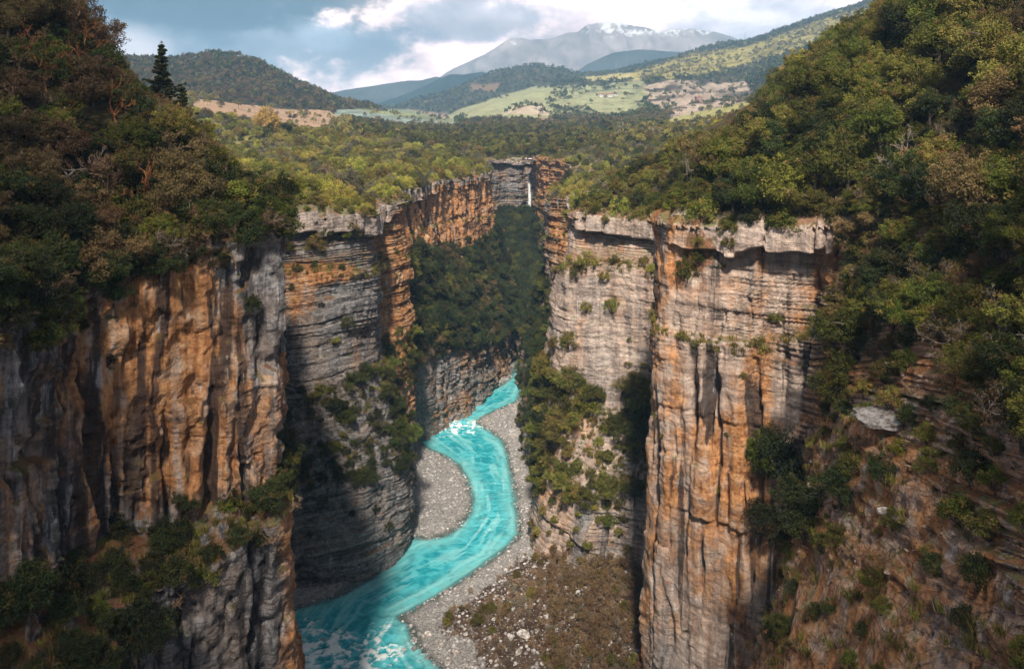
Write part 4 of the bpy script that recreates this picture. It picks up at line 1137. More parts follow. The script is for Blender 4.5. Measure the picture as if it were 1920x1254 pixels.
# single plants one can point at: pixel in the photograph -> point on the rock
def hit(p, q_):
    o_ = Vector((0, 0, CZ)); d = Vector(((p-960)/F, 1, -(q_-HY)/F)).normalized()
    r = bvh.ray_cast(o_, d); return r[0]
NAMED = [
 (592, 470, 'shrub_olive', 1.5, 1.25, 'bushy olive shrub below the grey cap blocks of the left cliff'),
 (655, 448, 'shrub_green', 1.7, 1.5, 'tall green shrub clinging right of the grey cap blocks on the left cliff'),
 (540, 470, 'shrub_green', 1.1, 1.1, 'small green shrub at the left end of the grey layered cliff'),
 (625, 640, 'shrub_yellow', 1.0, .7, 'yellow green cushion shrub alone on the grey left cliff face'),
 (652, 612, 'shrub_dark', 1.1, 1.1, 'dark shrub above the yellow cushion on the grey left cliff'),
 (598, 745, 'tree_green', .55, 1., 'bright green small tree topping the shady terrace of the left cliff'),
 (620, 850, 'tree_green', .62, .9, 'round sunlit green tree standing on the dark left terrace'),
 (575, 870, 'tree_green', .5, .9, 'spreading green tree beside the round sunlit one on the left terrace'),
 (1100, 500, 'shrub_olive', 1.45, 1.2, 'olive shrub hanging under the pale cap rock of the right block'),
 (1082, 520, 'shrub_olive', 1.2, 1.4, 'drooping olive shrub on the left corner of the pale right block'),
 (1135, 525, 'shrub_yellow', 1.1, 1., 'yellowish shrub in the middle of the pale right block'),
 (1148, 580, 'shrub_green', 1.25, 1.1, 'dark green shrub on the second ledge of the pale right block'),
 (1098, 580, 'shrub_olive', .95, .9, 'dull olive shrub left of the dark green ledge shrub'),
 (1068, 650, 'shrub_yellow', 1.5, 1.2, 'big yellow green shrub covering the left shoulder of the right block'),
 (1040, 650, 'shrub_olive', 1.1, 1., 'olive shrub overhanging the edge above the turquoise river'),
 (1036, 698, 'shrub_yellow', .55, .8, 'tiny yellow shrub under the shoulder of the right block'),
 (1180, 680, 'shrub_yellow', .8, .35, 'low flat strip of bright green plants on a ledge of the right block'),
 (1210, 682, 'shrub_yellow', .7, .35, 'low bright green plants near the right end of the narrow ledge'),
 (1290, 520, 'shrub_green', 1.25, 1.3, 'dark green bush in the reddish notch beside the grey cap block'),
 (1310, 490, 'shrub_green', .8, 1.2, 'small bush rooted above the reddish notch bush'),
 (1455, 600, 'shrub_green', .7, 1., 'small green bush on the layered ledges under the grey overhang'),
 (1205, 850, 'tree_green', .62, 1.2, 'upright dark green tree in the corner beside the orange buttress'),
 (1130, 870, 'tree_olive', .5, 1.1, 'olive tree rising from the terrace under the pale wall'),
 (1095, 940, 'tree_olive', .6, 1.0, 'loose olive tree leaning at the front of the right terrace'),
 (1140, 985, 'tree_green', .55, .9, 'green tree hanging over the shaded base of the right terrace'),
 (1480, 930, 'tree_dark', 1.45, 1.2, 'large dark bushy tree growing from the brow of the orange buttress'),
 (1440, 890, 'tree_green', .95, 1.3, 'green tree forming the left edge of the big dark bush'),
 (1510, 1010, 'tree_dark', 1.2, 1., 'dark tree below the large bush on the near right slope'),
 (1455, 1020, 'tree_dark', 1.05, 1., 'dark hanging tree at the foot of the big bush on the buttress'),
 (1575, 940, 'tree_dark', .8, .9, 'small dark tree between the big bush and the striped rock slope'),
 (1570, 770, 'tree_green', .95, 1.4, 'slender green tree just left of the big white boulder'),
 (1600, 670, 'tree_green', 1.1, 1.2, 'green tree high on the slope above the white boulder'),
 (470, 580, 'shrub_dark', .7, 1.2, 'dark shrub stuck on the shaded upper corner of the near left cliff'),
 (350, 960, 'tree_dark', .55, .9, 'dark tree in the hollow at the foot of the flowstone wall'),
 (430, 950, 'shrub_green', .8, .8, 'green shrub on the ledge at the base of the near left cliff'),
]
def rot_of(): return random.random()*6.28
singles = []
for p, q_, k, s, zs, lab in NAMED:
    h_ = hit(p, q_)
    if h_ is None: continue
    singles.append([h_.x, h_.y, h_.z-.4*s*(2.2 if k.startswith('tree') else 1.2), kind_of(k), k, random.randrange(len(PROTO[k])), s, zs, '', lab])
def on_ground(p, D, dz=0):
    x = (p-960)/F*D
    if D < 460: z = height(np.array([x]), np.array([float(D)]))[0][0]
    else: z = far_height(np.array([x]), np.array([float(D)]))[0]
    return x, D, z+dz
for p, D, k, s, zs, lab in [
  (300, 122, 'conifer', 1.05, 76, 'tallest dark conifer spiking above the left wood'),
  (345, 128, 'conifer', .8, 158, 'broad dark conifer right of the tallest one'),
  (212, 116, 'bare_brown', 1.0, 1., 'bare tree leaning out on the skyline of the left hill'),
  (500, 440, 'shrub_gold', 4.2, 1.35, 'golden tree standing alone above the left shrubs')]:
    x, y, z = on_ground(p, D)
    if k == 'conifer': s = (CZ-(zs-HY)/F*D-z+.3)/10; zs = 1.; s = max(s, .5)
    singles.append([x, y, z-.3, kind_of(k), k, 0, s, zs, '', lab])
for i, r_ in enumerate(singles):
    if 'golden' in r_[9]: r_[3] = 'golden_tree'
x, y, z = on_ground(618, 440); singles.append([x, y, z-.3, 'rust_tree', 'bare_rust', 0, 1.3, 1.05, '', 'round rust brown bare tree beside the pale field'])
x, y, z = on_ground(534, 436); singles.append([x, y, z-.3, 'evergreen_tree', 'tree_dark', 1, 1.3, .9, '', 'dark tree at the right foot of the golden tree'])

# ---- make prototypes for each kind and copy
REGION = {
 'left hillside': 'in the shady wood on the near left hill',
 'left plateau': 'on the sunny plateau above the left cliffs',
 'right plateau': 'on the bright slope above the far right cliffs',
 'right hillside': 'in the thick wood on the right hill',
 'canyon talus': 'on the dark slope down inside the canyon',
 'left terrace': 'on the shaded terrace of the middle left cliff',
 'right terrace': 'on the sunlit terrace at the foot of the right cliff',
 'near left ledge': 'on the ledge below the near left flowstone cliff',
 'near right slope': 'on the steep near right slope',
 'right ledges': 'on the narrow ledges of the right cliff',
 'left ledges': 'on the narrow ledges of the middle left cliff',
 'cliff cracks': 'growing from a crack in a rock face',
 'rim': 'on the rim above the rock walls',
 'canyon floor': 'among stones on the canyon floor',
}
ADJ = {'dark': 'dark green', 'green': 'mid green', 'olive': 'olive green', 'yellow': 'yellow green', 'brown': 'brownish', 'pale': 'pale grey green', 'grey': 'grey twiggy', 'rust': 'rust brown'}
NOUN = {'evergreen_tree': 'leafy tree', 'shrub': 'shrub', 'bare_tree': 'bare tree', 'bare_shrub': 'bare shrub', 'conifer': 'conifer', 'golden_tree': 'tree', 'rust_tree': 'tree'}
CAT = {'evergreen_tree': 'tree', 'shrub': 'shrub', 'bare_tree': 'bare tree', 'bare_shrub': 'bare shrub', 'conifer': 'conifer', 'golden_tree': 'tree', 'rust_tree': 'tree'}
PNAME = {'evergreen_tree': ('trunk', 'crown'), 'shrub': ('stem', 'foliage'), 'bare_tree': ('trunk', 'crown'), 'bare_shrub': ('stem', 'crown'), 'conifer': ('trunk', 'crown'), 'golden_tree': ('stem', 'crown'), 'rust_tree': ('trunk', 'crown')}
allb = BVHTree.FromPolygons([tuple(v) for v in NEAR_V[:, :].tolist()], NEAR_Q.tolist())
def visible(r_):
    h_ = {'evergreen_tree': 7, 'shrub': 2.3, 'bare_tree': 6, 'bare_shrub': 2.3, 'conifer': 10}.get(r_[3], 5)*r_[6]*r_[7]
    for f in (.9, .5):
        t = Vector((r_[0], r_[1], r_[2]+h_*f)); o_ = Vector((0, 0, CZ)); d = t-o_; L = d.length; d.normalize()
        a = bvh.ray_cast(o_, d, L-.7*h_*.4-.5)[0]; b = allb.ray_cast(o_, d, L-.7*h_*.4-.5)[0]
        if a is None and b is None:
            p, q_ = PX(t.x, t.y, t.z)
            if -20 < p < 1940 and -20 < q_ < 1274: return h_/t.y
    return 0
# coarse occlusion by other plants: z-buffer of crown discs
vis = [visible(r_) for r_ in REC]
buf = np.full((158, 242), 1e9)
order = sorted([i for i in range(len(REC)) if vis[i] > 0], key=lambda i: REC[i][1])
score = {}
for i in order:
    r_ = REC[i]; hh = vis[i]*r_[1]; wr = hh*.42
    p, q_ = PX(r_[0], r_[1], r_[2]+hh*.58)
    rr_ = max(1., wr/r_[1]*F/8); cx, cy = p/8, q_/8
    x0, x1, y0, y1 = int(max(cx-rr_, 0)), int(min(cx+rr_+1, 241)), int(max(cy-rr_, 0)), int(min(cy+rr_+1, 157))
    if x1 <= x0 or y1 <= y0: score[i] = 0; continue
    yy_, xx_ = np.mgrid[y0:y1, x0:x1]
    m = (xx_+.5-cx)**2+(yy_+.5-cy)**2 < rr_*rr_+.5
    sub = buf[y0:y1, x0:x1]
    free = m & (sub > r_[1])
    score[i] = free.sum()
    if r_[3] not in ('bare_tree', 'bare_shrub'): sub[free] = r_[1]
LIMIT = {'evergreen_tree': 290, 'shrub': 285, 'bare_tree': 120, 'bare_shrub': 140, 'conifer': 50}
chosen = set()
for kd, lim in LIMIT.items():
    ids = sorted([i for i in score if REC[i][3] == kd and score[i] >= 3], key=lambda i: -score[i])[:lim]
    chosen |= set(ids)
first = {}
def place(r_):
    x, y, z, kd, key, var, s, zs, region, lab = r_
    a, b = PROTO[key][var]
    if (key, var, kd) not in first:
        e = bpy.data.objects.new(kd, None); e.empty_display_size = .5; col.objects.link(e)
        pa = link(PNAME[kd][0], a, e); pb = link(PNAME[kd][1], b, e)
        first[(key, var, kd)] = (e, pa, pb)
    else:
        e0, pa0, pb0 = first[(key, var, kd)]
        e = e0.copy(); col.objects.link(e)
        for c0 in (pa0, pb0):
            c1 = c0.copy(); c1.parent = e; col.objects.link(c1)
        for kk in ('group',):
            if kk in e: del e[kk]
    e.location = (x, y, z); e.rotation_euler = (random.uniform(-.06, .06), random.uniform(-.06, .06), rot_of()); e.scale = (s, s, s*zs)
    e['category'] = CAT[kd]
    tint = key.split('_')[-1]
    if lab: e['label'] = lab
    else:
        e['label'] = f"{ADJ.get(tint, 'dark')} {NOUN[kd]} {REGION[region]}"
        e['group'] = f"{ADJ.get(tint, 'dark')} {NOUN[kd]}s {REGION[region]}"
for i in sorted(chosen): place(REC[i])
for r_ in singles: place(r_)
# the rest of the near plants: one stuff object per broad kind
rest = [REC[i] for i in range(len(REC)) if i not in chosen]
def joined_of(pair, name):
    a, b = pair
    import bmesh
    me = bpy.data.meshes.new(name)
    va = np.empty(len(a.vertices)*3, np.float32); a.vertices.foreach_get('co', va)
    vb = np.empty(len(b.vertices)*3, np.float32); b.vertices.foreach_get('co', vb)
    qa = np.empty(len(a.loops), np.int32); a.loops.foreach_get('vertex_index', qa)
    qb = np.empty(len(b.loops), np.int32); b.loops.foreach_get('vertex_index', qb)
    mb = np.empty(len(b.polygons), np.int32); b.polygons.foreach_get('material_index', mb)
    ta = np.zeros(len(a.vertices), np.float32); tb = np.empty(len(b.vertices), np.float32); b.attributes['tone'].data.foreach_get('value', tb)
    db = np.empty(len(b.vertices), np.float32); b.attributes['dry'].data.foreach_get('value', db)
    return mesh_np(name, np.vstack([va.reshape(-1, 3), vb.reshape(-1, 3)]), np.vstack([qa.reshape(-1, 4), qb.reshape(-1, 4)+len(a.vertices)]),
        {'tone': np.concatenate([ta, tb]), 'dry': np.concatenate([ta, db])}, [a.materials[0]]+list(b.materials), np.concatenate([np.zeros(len(a.polygons)), mb+1]), False)
bykind = {'woodland_vegetation': [r_ for r_ in rest if r_[3] in ('evergreen_tree', 'bare_tree', 'conifer')],
          'scrub_vegetation': [r_ for r_ in rest if r_[3] in ('shrub', 'bare_shrub')]}
LAB = {'woodland_vegetation': ('dense mixed woodland filling the canyon slopes and hillsides', 'woodland'),
       'scrub_vegetation': ('low mixed scrub covering ledges and plateau edges', 'scrub')}
for nm, lst in bykind.items():
    keys = sorted({(r_[4], r_[5]) for r_ in lst}); ix = {k: i for i, k in enumerate(keys)}
    ms = [joined_of(PROTO[k][v], 'plant') for k, v in keys]
    n = len(lst)
    instancer(nm, ms, [(r_[0], r_[1], r_[2]) for r_ in lst], [(r_[6], r_[6], r_[6]*r_[7]) for r_ in lst],
              [(0, 0, rot_of()) for _ in lst], [ix[(r_[4], r_[5])] for r_ in lst], label=LAB[nm][0], category=LAB[nm][1])

# far woodland -------------------------------------------------------------------
n = 90000
lD = rng.uniform(math.log(455), math.log(2750), n); D = np.exp(lD); u = rng.uniform(-.72, .78, n)
x = u*D; y = D
hz = far_height(x, y)
_, fid = field_color(x, y, hz)
p, q_ = PX(x, y, hz)
dens = np.ones(n)
dens[np.isin(fid, [0, 1, 2, 3, 5, 8])] = .02
hedge = sstep(.18, .30, fbm(x/55, y/200, 0, 3, 402))
dens[fid == 4] = (np.where(p > 1030, .03+.5*hedge, .006))[fid == 4]
dens[fid == 6] = .20; dens[fid == 7] = .10; dens[fid == 9] = .15; dens[fid == 10] = .1
nz = fbm(x/70, y/70, 0, 3, 401)
dens *= np.where((fid == -1) & (D > 900), .75+.5*(nz > 0), 1)
# equalise screen density: cover nearer ground fully
m = rng.random(n) < dens*np.clip(.35+D/1500, 0, 1)
x, y, hz, fid, p, q_, nz, D = x[m], y[m], hz[m], fid[m], p[m], q_[m], nz[m], D[m]
names_ = ['dark', 'green', 'olive', 'yellow', 'brown', 'pale']
ms = [mm for t_ in names_ for mm in FARP[t_]] + [mm for t_ in ('dark', 'green', 'olive', 'brown') for mm in VFAR[t_]]
idx = np.zeros(len(x), int)
for i in range(len(x)):
    if fid[i] == 6: t_ = random.choices(names_, [1, 1, 3, 4, 1, 0])[0]
    elif p[i] < 640 and D[i] > 850: t_ = random.choices(names_, [4, 1, 1, 0, 4, 0])[0]
    elif 860 < D[i] < 1120 and nz[i] > -.15: t_ = random.choices(names_, [2, 1, 2, 0, 6, 1])[0]
    elif p[i] < 660: t_ = random.choices(names_, [.6, 1, 3, 6, 1.5, 1.5])[0]
    elif p[i] > 1150 and D[i] < 700: t_ = random.choices(names_, [2, 2, 3, 3, 1, 1])[0]
    else: t_ = random.choices(names_, [5, 4, 1, .2, .5, 0])[0]
    if D[i] > 1000 and t_ in ('dark', 'green', 'olive', 'brown'):
        idx[i] = 18 + ('dark', 'green', 'olive', 'brown').index(t_)*2 + random.randrange(2)
    else: idx[i] = names_.index(t_)*3+random.randrange(3)
sc_ = (.7+.6*rng.random(len(x)))*np.clip(.9+D/2600, 1, 1.75)*np.where((p < 640) & (D < 640), .55, 1.)
instancer('forest', ms, np.stack([x, y, hz-.3], 1), np.stack([sc_, sc_, sc_*(.9+.5*rng.random(len(x)))], 1),
          np.stack([0*x, 0*x, rng.random(len(x))*6.28], 1), idx, label='distant forest spread over the hills beyond the canyon', category='forest')

# grass tufts on the plateau edges and slopes
def tuft(seed):
    rs = np.random.default_rng(seed); cr = TB()
    for k in range(46):
        a = rs.random()*6.28; l = .35+.5*rs.random(); b = np.array([rs.normal()*.22, rs.normal()*.22, 0]); d = np.array([math.cos(a)*.5, math.sin(a)*.5, 1]); w = np.array([-math.sin(a), math.cos(a), 0])*.035
        t_ = b+d*l
        cr.addq(np.array([b-w, b+w, t_+w*.3+[0, 0, -.05], t_-w*.3]), 0, rs.random(), rs.random())
    return cr.mesh('tuft', [LEAF['olive']])
pts = []
idxv = rng.integers(0, nC, 16000); 
rowsel = np.where(((tz > .1) & (tz < 1.02)) | ((tz > 6.0) & (tz < 7.0)) | ((tz > 4.3) & (tz < 5.05)))[0]
rv = rowsel[rng.integers(0, len(rowsel), 16000)]
pp = V[rv, idxv]
tzv = tz[rv]
m = (pp[:, 1] > 35) & ~((pp[:, 0] > 15) & (pp[:, 1] > 112) & (pp[:, 1] < 145) & (tzv > 5.5)) & ~((pp[:, 1] < 112) & (tzv > 4) & (rng.random(len(tzv)) < np.where(tzv < 5.1, 1., .8)))
pp = pp[m]
instancer('grass', [tuft(1), tuft(2), tuft(3)], pp, np.repeat((.5+.8*rng.random(len(pp)))[:, None], 3, 1), np.stack([0*pp[:, 0], 0*pp[:, 0], rng.random(len(pp))*6.28], 1), rng.integers(0, 3, len(pp)), label='dry grass tufts along the ledges and rims', category='grass')

# ------------------------------------------------------------------ stones
def rock_mesh(seed, n=14, flat=.6, rough=.35):
    rs = np.random.default_rng(seed)
    th = np.linspace(0, math.pi, n); ph = np.linspace(0, 2*math.pi, n*2, endpoint=False)
    T_, P_ = np.meshgrid(th, ph, indexing='ij')
    v = np.stack([np.sin(T_)*np.cos(P_), np.sin(T_)*np.sin(P_), np.cos(T_)], -1).reshape(-1, 3)
    # facet by cutting planes
    r = np.ones(len(v))
    for _ in range(11):
        nd = rs.normal(size=3); nd /= np.linalg.norm(nd); c = v@nd; d = .62+.25*rs.random()
        r = np.where(c > .05, np.minimum(r, d/np.maximum(c, .05)), r)
    r *= 1+rough*.25*fbm(v[:, 0]*2.2+seed, v[:, 1]*2.2, v[:, 2]*2.2, 4, seed)
    v = v*r[:, None]*np.array([1, .8, flat])
    i = np.arange(n*2*n).reshape(n, 2*n); j = np.roll(i, -1, 1)
    q = np.stack([i[:-1], i[1:], j[1:], j[:-1]], -1).reshape(-1, 4)
    return v, q
def stone_material(name, a, b):
    t = NT(name); oi = t.n('ObjectInfo')
    n = t.noise(t.pos(), 1.6, 8, .65)
    c = t.mix(t.ramp(n, .35, .65), a, b)
    hs = t.n('HueSaturation'); t.put(hs.inputs['Color'], c); t.L(t.ramp(oi.outputs['Random'], 0, 1, .55, 1.35), hs.inputs['Value'])
    return t.done(t.princ(hs.outputs[0], .88, t.bump(n, .12, .8), .2))
M_STONE = stone_material('pale river stone', (.24, .225, .215), (.46, .43, .42))
M_BOULD = stone_material('weathered pale boulder', (.16, .13, .11), (.60, .555, .54))
RM = []
for i in range(5):
    v, q = rock_mesh(40+i, 8, .55); RM.append(mesh_np('stone', v, q, None, [M_STONE], None, False))
# cobbles on the gravel bars
sx_, sy_ = rng.uniform(-50, 34, 60000), rng.uniform(125, 300, 60000)
sd = poly_sd(sx_, sy_, WP)
ok = (sd > -.5) & (sd < 34) & inside(sx_, sy_, poly)
sx_, sy_, sd = sx_[ok], sy_[ok], sd[ok]
zz = floor_z(sx_, sy_, sd)
s_ = .08+.50*rng.random(len(sx_))**7
instancer('pebbles', RM, np.stack([sx_, sy_, zz], 1), np.repeat(s_[:, None], 3, 1), np.stack([rng.normal(size=len(s_))*.3, rng.normal(size=len(s_))*.3, rng.random(len(s_))*6.28], 1), rng.integers(0, 5, len(s_)), label='grey cobbles and pebbles strewn on the gravel banks', category='pebbles')
M_RUB = stone_material('brownish slope stone', (.17, .12, .09), (.34, .25, .20))
RM2 = []
for i in range(4):
    v, q = rock_mesh(140+i, 8, .45); RM2.append(mesh_np('stone', v, q, None, [M_RUB], None, False))
cs_ = np.where((XY[:, 0] > 30) & (XY[:, 1] < 112) & (XY[:, 1] > 35))[0]; rs_ = np.where((tz > 5.2) & (tz < 7.6))[0]
q1, q2 = rng.integers(0, len(rs_), 2200), rng.integers(0, len(cs_), 2200)
ps = V[rs_[q1], cs_[q2]]; s_ = .05+.42*rng.random(len(ps))**4
instancer('rubble', RM2, ps, np.stack([s_*1.15, s_, s_*.7], 1), np.stack([rng.normal(size=len(s_))*.3, rng.normal(size=len(s_))*.3, rng.random(len(s_))*6.28], 1), rng.integers(0, 4, len(s_)), label='small brownish stones scattered over the reddish near right slope', category='rubble')
def boulder(x, y, z, s, flat, seed, label, mat=M_BOULD, tilt=(0, 0, 0), group=None):
    v, q = rock_mesh(seed, 26, flat, .9)
    o = link('boulder', mesh_np('boulder', v, q, None, [mat], None, False), label=label, category='boulder')
    o.location = (x, y, z); o.scale = (s, s, s); o.rotation_euler = tilt
def floor_hit(p, q_):
    z = .5
    for _ in range(8):
        x, y = unz((p, q_), z); sd = poly_sd(np.array([x]), np.array([y]), WP); z = floor_z(np.array([x]), np.array([y]), sd)[0]
    return x, y, z
for k, (p, q_, s, fl2, lab) in enumerate([
    (853, 1222, 1.35, .45, 'flat pale boulder at the water edge in the bottom foreground'),
    (839, 1195, .95, .6, 'rounded pale boulder upstream of the flat one'),
    (982, 1190, 1.35, .5, 'broad white boulder alone among brown scrub on the bank'),
    (802, 1190, .95, .55, 'pale boulder closest to the foaming rapids'),
    (840, 1242, .85, .6, 'square boulder just below the flat pale one'),
    (872, 1250, 1.2, .5, 'long pale boulder cut by the bottom of the view'),
    (777, 1219, .75, .6, 'small dark boulder standing in the rapids'),
    (757, 1226, .6, .55, 'smallest boulder in the rapids beside the dark one'),
    (827, 1210, .7, .6, 'small boulder between the rounded and the flat boulder'),
    (957, 1193, .75, .7, 'small boulder left of the broad white one'),
    (974, 1222, .7, .8, 'upright boulder below the broad white one'),
    (606, 1213, .55, .6, 'dark rock breaking the white water of the river'),
    (920, 1195, .6, .6, 'small pale boulder in the middle of the gravel bank'),
    (955, 1120, .7, .6, 'pale boulder high on the gravel bank below the dead bush'),
    (1065, 1110, 1.2, .9, 'upright grey boulder in the shaded brown scrub')]):
    x, y, z = floor_hit(p, q_)
    boulder(x, y, max(z, -.1)+.1*s, s, fl2, 60+k, lab, M_STONE if 'dark' in lab or 'grey' in lab else M_BOULD, (0, 0, k*1.3))
h_ = hit(1668, 782)
if h_: boulder(h_.x-.6, h_.y-.4, h_.z+.15, 3.4, .27, 90, 'big flat white boulder lying on the near right slope', tilt=(.05, .08, .3))
h_ = hit(1660, 960)
if h_: boulder(h_.x, h_.y, h_.z+.1, .8, .5, 91, 'small white boulder on the shaded near right slope')
for p, q_, s, lab in ((962, 812, 1.5, 'brown boulder at the river edge under the dark bushes'), (1300, 1000, .0, '')):
    if s:
        x, y = unz((p, q_), 1.5); boulder(x, y, 1.2, 2.0, .9, 93, lab, M_STONE)
for p, D, s, lab in ((1240, 262, 2.6, 'long white rock outcrop among the bright shrubs on the right slope'), (640, 285, 1.6, 'pale rock among the shrubs on the left plateau'), (775, 292, 1.8, 'grey rock slab above the orange left cliffs'), (1225, 188, 1.4, 'white rock on the rim behind the pale cap block'), (560, 196, 1.3, 'pale rock on the rim behind the left cap blocks')):
    x, y, z = on_ground(p, D); boulder(x, y, z+.5*s, s, .55, 95+int(s*10), lab, M_STONE if 'grey' in lab else M_BOULD, tilt=(.1, 0, .5))

# ------------------------------------------------------------------ waterfall
def fall_material():
    t = NT('falling white water'); n = t.noise(t.pos((3, 3, .25)), 1.5, 5, .6)
    return t.done(t.princ(t.mix(t.ramp(n, .35, .6), (.55, .60, .62), (.9, .92, .93)), .5, t.bump(n, .3, .7), .4))
fz_ = np.linspace(57.5, 38, 60); fa = np.linspace(-1, 1, 13)
FZ, FA = np.meshgrid(fz_, fa, indexing='ij')
w_ = .55+.035*(57.5-FZ)+.12*vnoise(FZ/2, 0, 0, 500)
cxw = 10.0 + .45*vnoise(FZ/7, 4, 0, 501)+.02*(57.5-FZ)
yb = 455.2 - .05*(57.5-FZ)
vx = cxw+FA*w_; vy = yb - .5*(1-FA**2) - .18*fbm(FA*3, FZ/3, 0, 3, 502)
front = np.stack([vx, vy, FZ], -1).reshape(-1, 3)
back = np.stack([vx, np.full_like(vy, 456.2), FZ], -1).reshape(-1, 3)
gq = grid_quads(*FZ.shape)
link('waterfall', mesh_np('waterfall', np.vstack([front, back]), np.vstack([gq, gq[:, ::-1]+len(front)]), None, [fall_material()]), label='thin white waterfall dropping down the far end wall of the canyon', category='waterfall')

# ------------------------------------------------------------------ small buildings and pylons
def plain(name, c, r=.8, metal=0):
    t = NT(name); n = t.noise(t.pos(), 1.2, 6, .6)
    return t.done(t.princ(t.mix(t.ramp(n, .3, .7), tuple(v*.8 for v in c), c), r, t.bump(n, .05), .2))
M_WALLP = plain('pinkish stone wall', (.42, .27, .22)); M_WHITE = plain('white wall', (.75, .73, .70)); M_ROOF = plain('terracotta roof', (.33, .13, .08)); M_DARK = plain('dark opening', (.03, .03, .035)); M_STEEL = plain('galvanised steel', (.35, .36, .38), .5)
def boxes(name, lst, mat, parent=None):
    v, q = [], []
    for (x0, x1, y0, y1, z0, z1) in lst:
        b = len(v)
        v += [(x0, y0, z0), (x1, y0, z0), (x1, y1, z0), (x0, y1, z0), (x0, y0, z1), (x1, y0, z1), (x1, y1, z1), (x0, y1, z1)]
        q += [(b, b+3, b+2, b+1), (b+4, b+5, b+6, b+7), (b, b+1, b+5, b+4), (b+1, b+2, b+6, b+5), (b+2, b+3, b+7, b+6), (b+3, b, b+4, b+7)]
    return link(name, mesh_np(name, v, q, None, [mat], None, False), parent)
def empty(name, loc, rz, label, cat, group=None):
    e = bpy.data.objects.new(name, None); col.objects.link(e); e.location = loc; e.rotation_euler = (0, 0, rz)
    e['label'] = label; e['category'] = cat
    if group: e['group'] = group
    return e
def house(loc, w, d, h, rz, wallm, label, cat, roofh=2.2):
    e = empty('stone_house' if wallm is M_WALLP else 'farm_house', loc, rz, label, cat)
    boxes('wall', [(-w/2, w/2, -d/2, d/2, -6, h)], wallm, e)
    v = [(-w/2-.4, -d/2-.4, h), (w/2+.4, -d/2-.4, h), (w/2+.4, d/2+.4, h), (-w/2-.4, d/2+.4, h), (-w/2-.4, 0, h+roofh), (w/2+.4, 0, h+roofh)]
    me = bpy.data.meshes.new('roof'); me.from_pydata(v, [], [(0, 1, 5, 4), (2, 3, 4, 5), (0, 4, 3), (1, 2, 5), (3, 2, 1, 0)]); me.materials.append(M_ROOF); link('roof', me, e)
    k = max(2, int(w/3.2))
    for i in range(k):
        cx = -w/2+(i+.5)*w/k
        for zf in ([.28, .72] if h > 6 else [.55]):
            boxes('window', [(cx-.5, cx+.5, -d/2-.06, -d/2+.1, h*zf-.6, h*zf+.6)], M_DARK, e)
    boxes('door', [(-w/2+.4, -w/2+1.5, -d/2-.07, -d/2+.1, 0, 2.1)], M_DARK, e)
def gz(p, D): 
    x = (p-960)/F*D; return x, D, float(far_height(np.array([x]), np.array([float(D)]))[0])
x, y, z = gz(1310, 1150); house((x, y, z), 9, 8, 12, .2, M_WALLP, 'tall pinkish stone house on the edge of the pale eroded slope', 'house', 1.2)
for p, D, w, lab in ((1128, 1500, 12, 'leftmost white farm building with red roof in the far fields'), (1140, 1490, 16, 'long white farm building in the middle of the far hamlet'), (1153, 1560, 9, 'small white farm building at the right end of the far hamlet')):
    x, y, z = gz(p, D); house((x, y, z), w, 7, 4.5, .1, M_WHITE, lab, 'farm building')
def pylon(p, D, h, lab):
    x = (p-960)/F*D
    z = float(far_height(np.array([x]), np.array([float(D)]))[0])
    e = empty('power_pylon', (x, D, z), .3, lab, 'pylon')
    tb = TB(); b = h*.11
    for sx in (-1, 1):
        for sy in (-1, 1): tb.tube([(sx*b, sy*b, -2), (sx*b*.25, sy*b*.25, h*.7), (0, 0, h)], .22, .14, 0, 4)
    for k in range(6):
        f0, f1 = k/6*.7, (k+1)/6*.7; w0, w1 = b*(1-f0/.7*.75), b*(1-f1/.7*.75)
        for sy in (-1, 1):
            tb.tube([(-w0, sy*w0, f0*h), (w1, sy*w1, f1*h)], .1, .1, 0, 3); tb.tube([(w0, sy*w0, f0*h), (-w1, sy*w1, f1*h)], .1, .1, 0, 3)
    link('mast', tb.mesh('mast', [M_STEEL]), e)
    for k, zf in enumerate((.72, .82, .92)):
        t2 = TB(); L = h*(.16 if k != 1 else .2)
        t2.tube([(-L, 0, zf*h), (0, 0, zf*h+.6)], .1, .16, 0, 4); t2.tube([(0, 0, zf*h+.6), (L, 0, zf*h)], .16, .1, 0, 4)
        link('crossarm', t2.mesh('crossarm', [M_STEEL]), e)
pylon(1155, 2450, 34, 'steel pylon on the dark ridge in front of the mountain')
pylon(1292, 2450, 32, 'steel pylon on the skyline left of the olive hill')
pylon(1397, 2480, 30, 'steel pylon on the skyline highest up the olive hill')
x, y, z = gz(1168, 640)
e = empty('utility_pole', (x, y, z), 0, 'thin pale utility pole rising from the middle forest', 'utility pole')
tb = TB(); tb.tube([(0, 0, -1), (0, 0, 11)], .22, .13, 0, 8); link('pole', tb.mesh('pole', [M_WHITE]), e)
boxes('crossarm', [(-1, 1, -.08, .08, 10, 10.18)], M_STEEL, e)

# ------------------------------------------------------------------ sun, sky, clouds, haze, camera
SUN_AZ = math.radians(-1)     # to the right of straight behind the camera
SUN_EL = math.radians(49)
to_sun = Vector((math.sin(SUN_AZ)*math.cos(SUN_EL), -math.cos(SUN_AZ)*math.cos(SUN_EL), math.sin(SUN_EL)))
sl = bpy.data.lights.new('sun', 'SUN'); sl.energy = 4.5; sl.angle = math.radians(4.5); sl.color = (1., .90, .76)
so = bpy.data.objects.new('sun', sl); col.objects.link(so); so.rotation_euler = to_sun.to_track_quat('Z', 'Y').to_euler(); so.location = (0, 0, 300)

